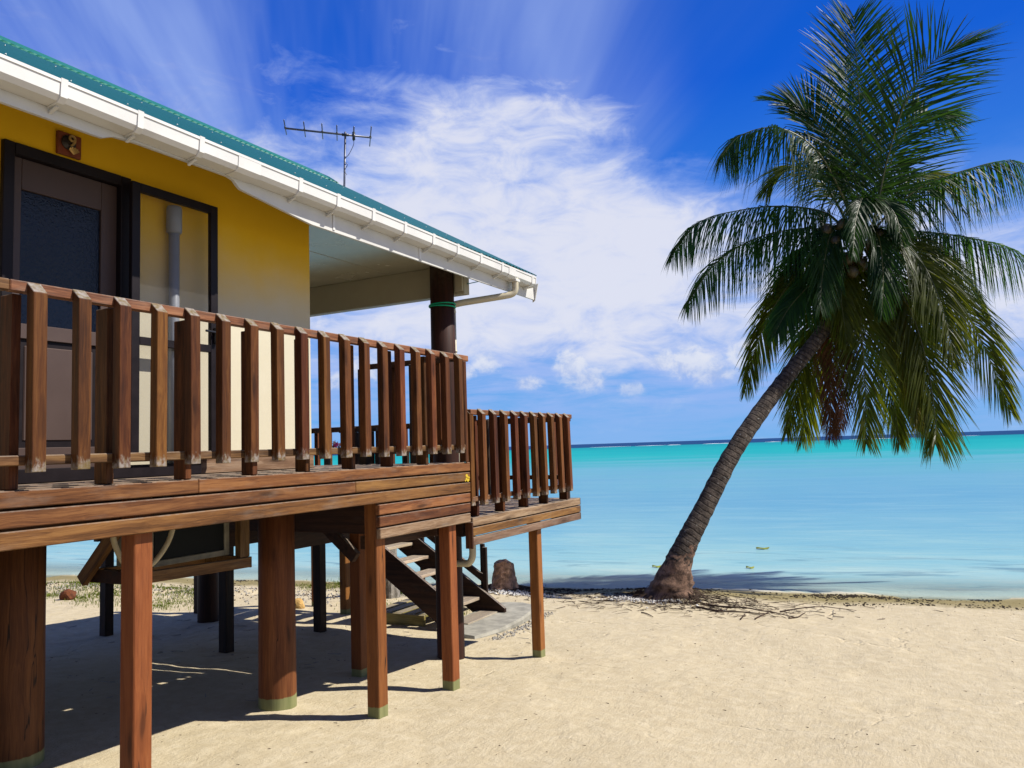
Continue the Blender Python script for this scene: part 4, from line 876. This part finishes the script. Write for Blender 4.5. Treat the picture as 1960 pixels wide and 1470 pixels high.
for i, (px, py, dz) in enumerate(((1582, 440, -.35), (1600, 462, -.5), (1612, 430, -.4), (1632, 520, -.6), (1650, 505, -.55), (1683, 452, -.45), (1700, 462, -.3), (1667, 470, -.6), (1590, 500, -.2), (1622, 498, -.5))):
    c = pz(px, py, CZ+dz); V, Fc = [], []
    rn = random.Random(i); ax_ = rn.uniform(.95, 1.2)
    bm = bmesh.new(); bmesh.ops.create_icosphere(bm, subdivisions=2, radius=.105)
    for v in bm.verts:
        q_ = v.co.copy(); v.co = Vector((q_.x*(.92+.05*math.sin(3*math.atan2(q_.y, q_.x))), q_.y*.92, q_.z*ax_*(1+.12*(q_.z < 0))))
    me = bpy.data.meshes.new('coconut'); bm.to_mesh(me); bm.free(); me.materials.append(M['nut']); me.polygons.foreach_set('use_smooth', [True]*len(me.polygons)); link(bpy.data.objects.new('coconut', me), PA, c).rotation_euler = (rn.uniform(-.5, .5), rn.uniform(-.5, .5), rn.uniform(0, 6))
for i in range(14):
    an = i*2.4; a_ = pz(1628, 530, 13.95); r_ = .15; V = []
    b0 = a_+np.array((r_*math.cos(an), r_*math.sin(an), -.25+.03*i)); d_ = np.array((math.cos(an), math.sin(an), 1.3)); s_ = np.array((-math.sin(an), math.cos(an), 0))
    for u_, w__ in ((0, .11), (.18, .10), (.34, .06), (.5, .02)): p = b0+d_*u_*.55+np.array((math.cos(an), math.sin(an), 0))*u_*u_*.5; V += [p-s_*w__, p+s_*w__]
    meshobj('leaf_sheath', [v-b0 for v in V], [(0, 1, 3, 2), (2, 3, 5, 4), (4, 5, 7, 6)], M['sheath'], PA, b0)

# ------------------------------------------------------------------ stumps, litter, weed, grass
def lump(name, c, r, sc, mat, seed, label, cat, flat=1.0):
    rn = random.Random(seed); bm = bmesh.new(); bmesh.ops.create_icosphere(bm, subdivisions=3, radius=r)
    for v in bm.verts:
        k = 1+.18*math.sin(v.co.x*9/r*.3+seed)+.14*math.sin(v.co.y*3.3/r+v.co.z*2/r)+rn.uniform(-.06, .06); v.co = Vector((v.co.x*sc[0]*k, v.co.y*sc[1]*k, v.co.z*sc[2]*k))
    me = bpy.data.meshes.new(name); bm.to_mesh(me); bm.free(); me.materials.append(mat); o = link(bpy.data.objects.new(name, me), None, c); tag(o, label, cat); return o
def stump(name, c, rb, rtp, h, mat, label, seed):
    rn = random.Random(seed); nr, ns = 16, 28; V, Fc = [], []
    for i in range(nr):
        t = i/(nr-1); r_ = rtp+(rb-rtp)*(.35*(1-t)+.65*(1-t)**3)
        if t < .12: r_ *= 1.12
        for j in range(ns):
            an = 2*math.pi*j/ns; k = 1+rn.uniform(-.05, .05)+.04*math.sin(an*5)+(.09*math.sin(an*8+1) if t < .3 else 0)
            V.append((r_*k*math.cos(an), r_*k*math.sin(an), -.15+(h+.15)*t+(.03*math.sin(an*2+.6)+rn.uniform(-.015, .015) if i == nr-1 else 0)))
    V.append((0, 0, h-.02))
    for i in range(nr-1):
        for j in range(ns): Fc.append((i*ns+j, i*ns+(j+1) % ns, (i+1)*ns+(j+1) % ns, (i+1)*ns+j))
    Fc += [((nr-1)*ns+j, (nr-1)*ns+(j+1) % ns, nr*ns) for j in range(ns)]
    o = meshobj(name, V, Fc, mat, None, c); tag(o, label, 'stump'); return o
stump('tree_stump', (11.9, 6.58, g1(11.9, 6.58)), .33, .165, .44, M['stump'], 'short brown tree stump standing in the sand near the water', 2)
stump('tree_stump', (10.55, 8.02, g1(10.55, 8.02)), .19, .14, 1.20, M['pale_bark'], 'pale mottled tree stump glimpsed between the stair treads', 5)
lump('coconut_husk', (8.36, 13.1, g1(8.36, 13.1)+.06), .12, (1.1, 1.0, .8), M['husk'], 3, 'red-brown coconut husk lying on grass beyond the dark poles', 'husk')
lump('rock', (9.1, 8.62, g1(9.1, 8.62)+.04), .11, (1, 1, .8), M['lump'], 9, 'ochre lump of rock on the sand beside the round pole', 'rock')
def floatleaf(px, py, L, label):
    c = at(px, py, 2, -.318); V = []; n = 7
    for i in range(n):
        t = i/(n-1); wd_ = L*.28*math.sin(math.pi*(t*.9+.05)); x_ = (t-.5)*L
        V += [c+np.array((.47*x_, -.88*x_, .012*math.sin(t*7)))+np.array((.88, .47, 0))*wd_, c+np.array((.47*x_, -.88*x_, .03+.012*math.cos(t*5))), c+np.array((.47*x_, -.88*x_, .012*math.sin(t*7)))-np.array((.88, .47, 0))*wd_]
    o = meshobj('floating_leaf', [v-c for v in V], [(i*3+j, i*3+j+1, i*3+j+4, i*3+j+3) for i in range(n-1) for j in range(2)], M['float_leaf'], None, c, True); tag(o, label, 'leaf')
floatleaf(1460, 1050, .30, 'largest yellow-green leaf floating on the lagoon, farthest from the sand'); floatleaf(1436, 1087, .16, 'small yellow leaf floating right of the palm trunk, nearer the sand'); floatleaf(1257, 1085, .18, 'small green leaf floating on the water just left of the palm trunk')
# scattered stuff
def scatter_twigs(name, n, fn, rr, lr, mat, label, cat, seed, sides=3):
    rn = random.Random(seed); V, Fc = [], []
    for _ in range(n):
        x, y = fn(rn); L = rn.uniform(*lr); an = rn.uniform(0, math.pi); z = g1(x, y); r_ = rn.uniform(*rr); el = rn.uniform(-.05, .12)
        P = [np.array((x+math.cos(an)*L*u+rn.uniform(-.03, .03)*L, y+math.sin(an)*L*u+rn.uniform(-.03, .03)*L, g1(x+math.cos(an)*L*u, y+math.sin(an)*L*u)+.006+el*u*L)) for u in (0, .35, .7, 1)]
        v, f = tube_geo(P, [r_, r_, r_*.8, r_*.4], sides, False); b = len(V); V += v; Fc += [tuple(b+q for q in ff_) for ff_ in f]
    o = meshobj(name, V, Fc, mat); o['kind'] = 'stuff'; tag(o, label, cat); return o
px_ = (12.0, 3.65)
def near_palm(rn):
    a = rn.uniform(0, 6.28); r_ = abs(rn.gauss(0, .75))+.3; return px_[0]-.35+r_*math.cos(a)*.55, px_[1]-.1+r_*math.sin(a)*1.15
scatter_twigs('root_litter', 1100, near_palm, (.002, .005), (.05, .26), M['twig'], 'tangle of dark roots and twigs round the palm foot', 'litter', 1)
def right_palm(rn): return 12.0+rn.uniform(-.45, .55), 3.3-abs(rn.gauss(0, 1.0))
scatter_twigs('twig_litter', 100, right_palm, (.002, .005), (.08, .4), M['twig'], 'thin dry twigs spread over sand right of the palm', 'litter', 2)
def near_stump(rn): a = rn.uniform(0, 6.28); r_ = abs(rn.gauss(0, .45))+.2; return 11.9+r_*math.cos(a)*.8, 6.5+r_*math.sin(a)*1.2
scatter_twigs('stump_litter', 420, near_stump, (.003, .010), (.04, .22), M['twig'], 'dark litter heaped round the foot of the brown stump', 'litter', 3)
def all_sand(rn):
    while True:
        x, y = rn.uniform(3, 13), rn.uniform(-6, 9)
        if .984*x+.177*y < 13.4: return x, y
scatter_twigs('sand_specks', 900, all_sand, (.001, .003), (.006, .03), M['pebble'], 'tiny dark specks and chips scattered over the sand', 'debris', 4)
def house_shadow(rn): return rn.uniform(4.2, 8.5), rn.uniform(4.0, 11)
scatter_twigs('shade_twigs', 120, house_shadow, (.002, .005), (.04, .16), M['coral'], 'pale straw bits on shaded sand under the deck', 'debris', 6)
def sticks(i, a, b, r_):
    n = 9; P = []
    for j in range(n):
        t = j/(n-1); x, y = a[0]+(b[0]-a[0])*t, a[1]+(b[1]-a[1])*t; P.append((x+.03*math.sin(t*5+i), y+.03*math.cos(t*4+i*2), g1(x, y)+.012+.05*math.sin(math.pi*t)*(i % 2)))
    return tube('stick', P, np.linspace(r_, r_*.4, n), M['twig'], None, 6)
SK = [((1450, 1192), (1475, 1165), 'short bent stick leaning up in front of the twig pile'), ((1415, 1195), (1432, 1182), 'smallest stick lying left of the bent stick on bare sand'), ((1330, 1168), (1470, 1178), 'long straight stick lying right of the palm foot'),
      ((1360, 1162), (1520, 1188), 'longest dark frond stem trailing right from the palm foot'), ((1510, 1188), (1545, 1172), 'stick at the right end of the palm litter'), ((1490, 1170), (1640, 1166), 'pale thin branch stretched along the sand towards the right'), ((1232, 1182), (1248, 1190), 'curled twig on sand left below the palm foot')]
for i, (a, b, lb) in enumerate(SK): tag(sticks(i, at(a[0], a[1], 2, -.23), at(b[0], b[1], 2, -.23), .014 if i in (2, 3) else .010), lb, 'stick')
# weed wrack along the waterline and coral rubble
def clumps(name, n, fn, sz, mat, label, cat, seed, flat=.5):
    rn = random.Random(seed); V, Fc = [], []
    for _ in range(n):
        x, y = fn(rn); s_ = rn.uniform(*sz); z = g1(x, y); b = len(V); an0 = rn.uniform(0, 6)
        for j in range(5): an = an0+j*1.2566; q = s_*rn.uniform(.6, 1.2); V.append((x+q*math.cos(an), y+q*math.sin(an), z-.01+rn.uniform(0, .3)*s_*flat))
        for j in range(5): an = an0+.5+j*1.2566; q = s_*rn.uniform(.3, .6); V.append((x+q*math.cos(an), y+q*math.sin(an), z+s_*flat*rn.uniform(.5, 1.1)))
        V.append((x, y, z+s_*flat*rn.uniform(.6, 1.3)))
        for j in range(5): k = (j+1) % 5; Fc += [(b+j, b+k, b+5+j), (b+k, b+5+k, b+5+j), (b+5+j, b+5+k, b+10)]
    o = meshobj(name, V, Fc, mat); o['kind'] = 'stuff'; tag(o, label, cat); return o
def wrack(rn):
    s = 13.45+rn.gauss(0, .10)+(rn.random() < .4)*rn.uniform(-.9, 0); c_ = rn.choice([-1.3, -.3, .6, 1.6, 3.0, 4.1, 5.2, 6.4, 9, 12]); t = c_+rn.gauss(0, .45)-1.6
    if vnoise(np.array(t*2.3), np.array(s*4.0)) < .05 and rn.random() < .9: return wrack(rn)
    return .984*s-.177*t, .177*s+.984*t
clumps('seaweed_wrack', 2600, wrack, (.005, .034), M['weed'], 'dark dried seaweed strewn along the waterline', 'seaweed', 11, .4)
def rubble(rn):
    s = 11.7+rn.gauss(0, .38); t = rn.uniform(6, 17); return .984*s-.177*t, .177*s+.984*t
clumps('coral_rubble', 1900, rubble, (.008, .03), M['coral'], 'pale coral rubble band behind the house shade', 'rubble', 12, .7)
clumps('dark_rubble', 1100, rubble, (.008, .03), M['twig'], 'dark drift debris mixed in the coral band', 'debris', 13, .6)
def slabside(rn): t = rn.random(); x = 8.1+t*2.1; return x, 4.72+.28*t*t+rn.gauss(-.06, .06)
clumps('slab_gravel', 260, slabside, (.008, .028), M['coral'], 'small coral gravel along the concrete slab edge', 'gravel', 14, .7)
def palmcoral(rn): return 11.55+rn.gauss(0, .12), 4.0+rn.gauss(0, .30)
clumps('palm_coral', 700, palmcoral, (.008, .03), M['coral_white'], 'pale coral bits heaped left of the palm foot', 'rubble', 15, .6)
clumps('stump_coral', 260, lambda rn: (11.55+rn.gauss(0, .10), 6.2+rn.gauss(0, .35)), (.01, .035), M['coral_white'], 'pale coral bits in front of the brown stump', 'rubble', 16, .6)
rn = random.Random(21); V, Fc = [], []
cents = [(rn.uniform(8.3, 9.9), rn.uniform(10.6, 15.5)) for _ in range(46)]+[(rn.uniform(10.9, 11.8), rn.uniform(7.6, 10.5)) for _ in range(16)]+[(10.0+rn.gauss(0, .35), 7.2+rn.gauss(0, .4)) for _ in range(5)]
for (a, b_) in cents:
    sp_ = rn.uniform(.1, .35)
    for _ in range(rn.randint(60, 150)):
        x, y = a+rn.gauss(0, sp_), b_+rn.gauss(0, sp_*1.4); z = g1(x, y); h = rn.uniform(.025, .06); an = rn.uniform(0, 6.28); dx, dy = math.cos(an), math.sin(an); b = len(V); le = rn.uniform(.2, .9)*h
        V += [(x-dy*.005, y+dx*.005, z-.01), (x+dy*.005, y-dx*.005, z-.01), (x+dx*le*.4+dy*.004, y+dy*le*.4-dx*.004, z+h*.6), (x+dx*le*.4-dy*.004, y+dy*le*.4+dx*.004, z+h*.6), (x+dx*le, y+dy*le, z+h)]
        Fc += [(b, b+1, b+2, b+3), (b+3, b+2, b+4)]
gr = meshobj('beach_grass', V, Fc, M['grass']); gr['kind'] = 'stuff'; tag(gr, 'low green grass patches on the sand beyond the house', 'grass')
S.render.engine = 'CYCLES'
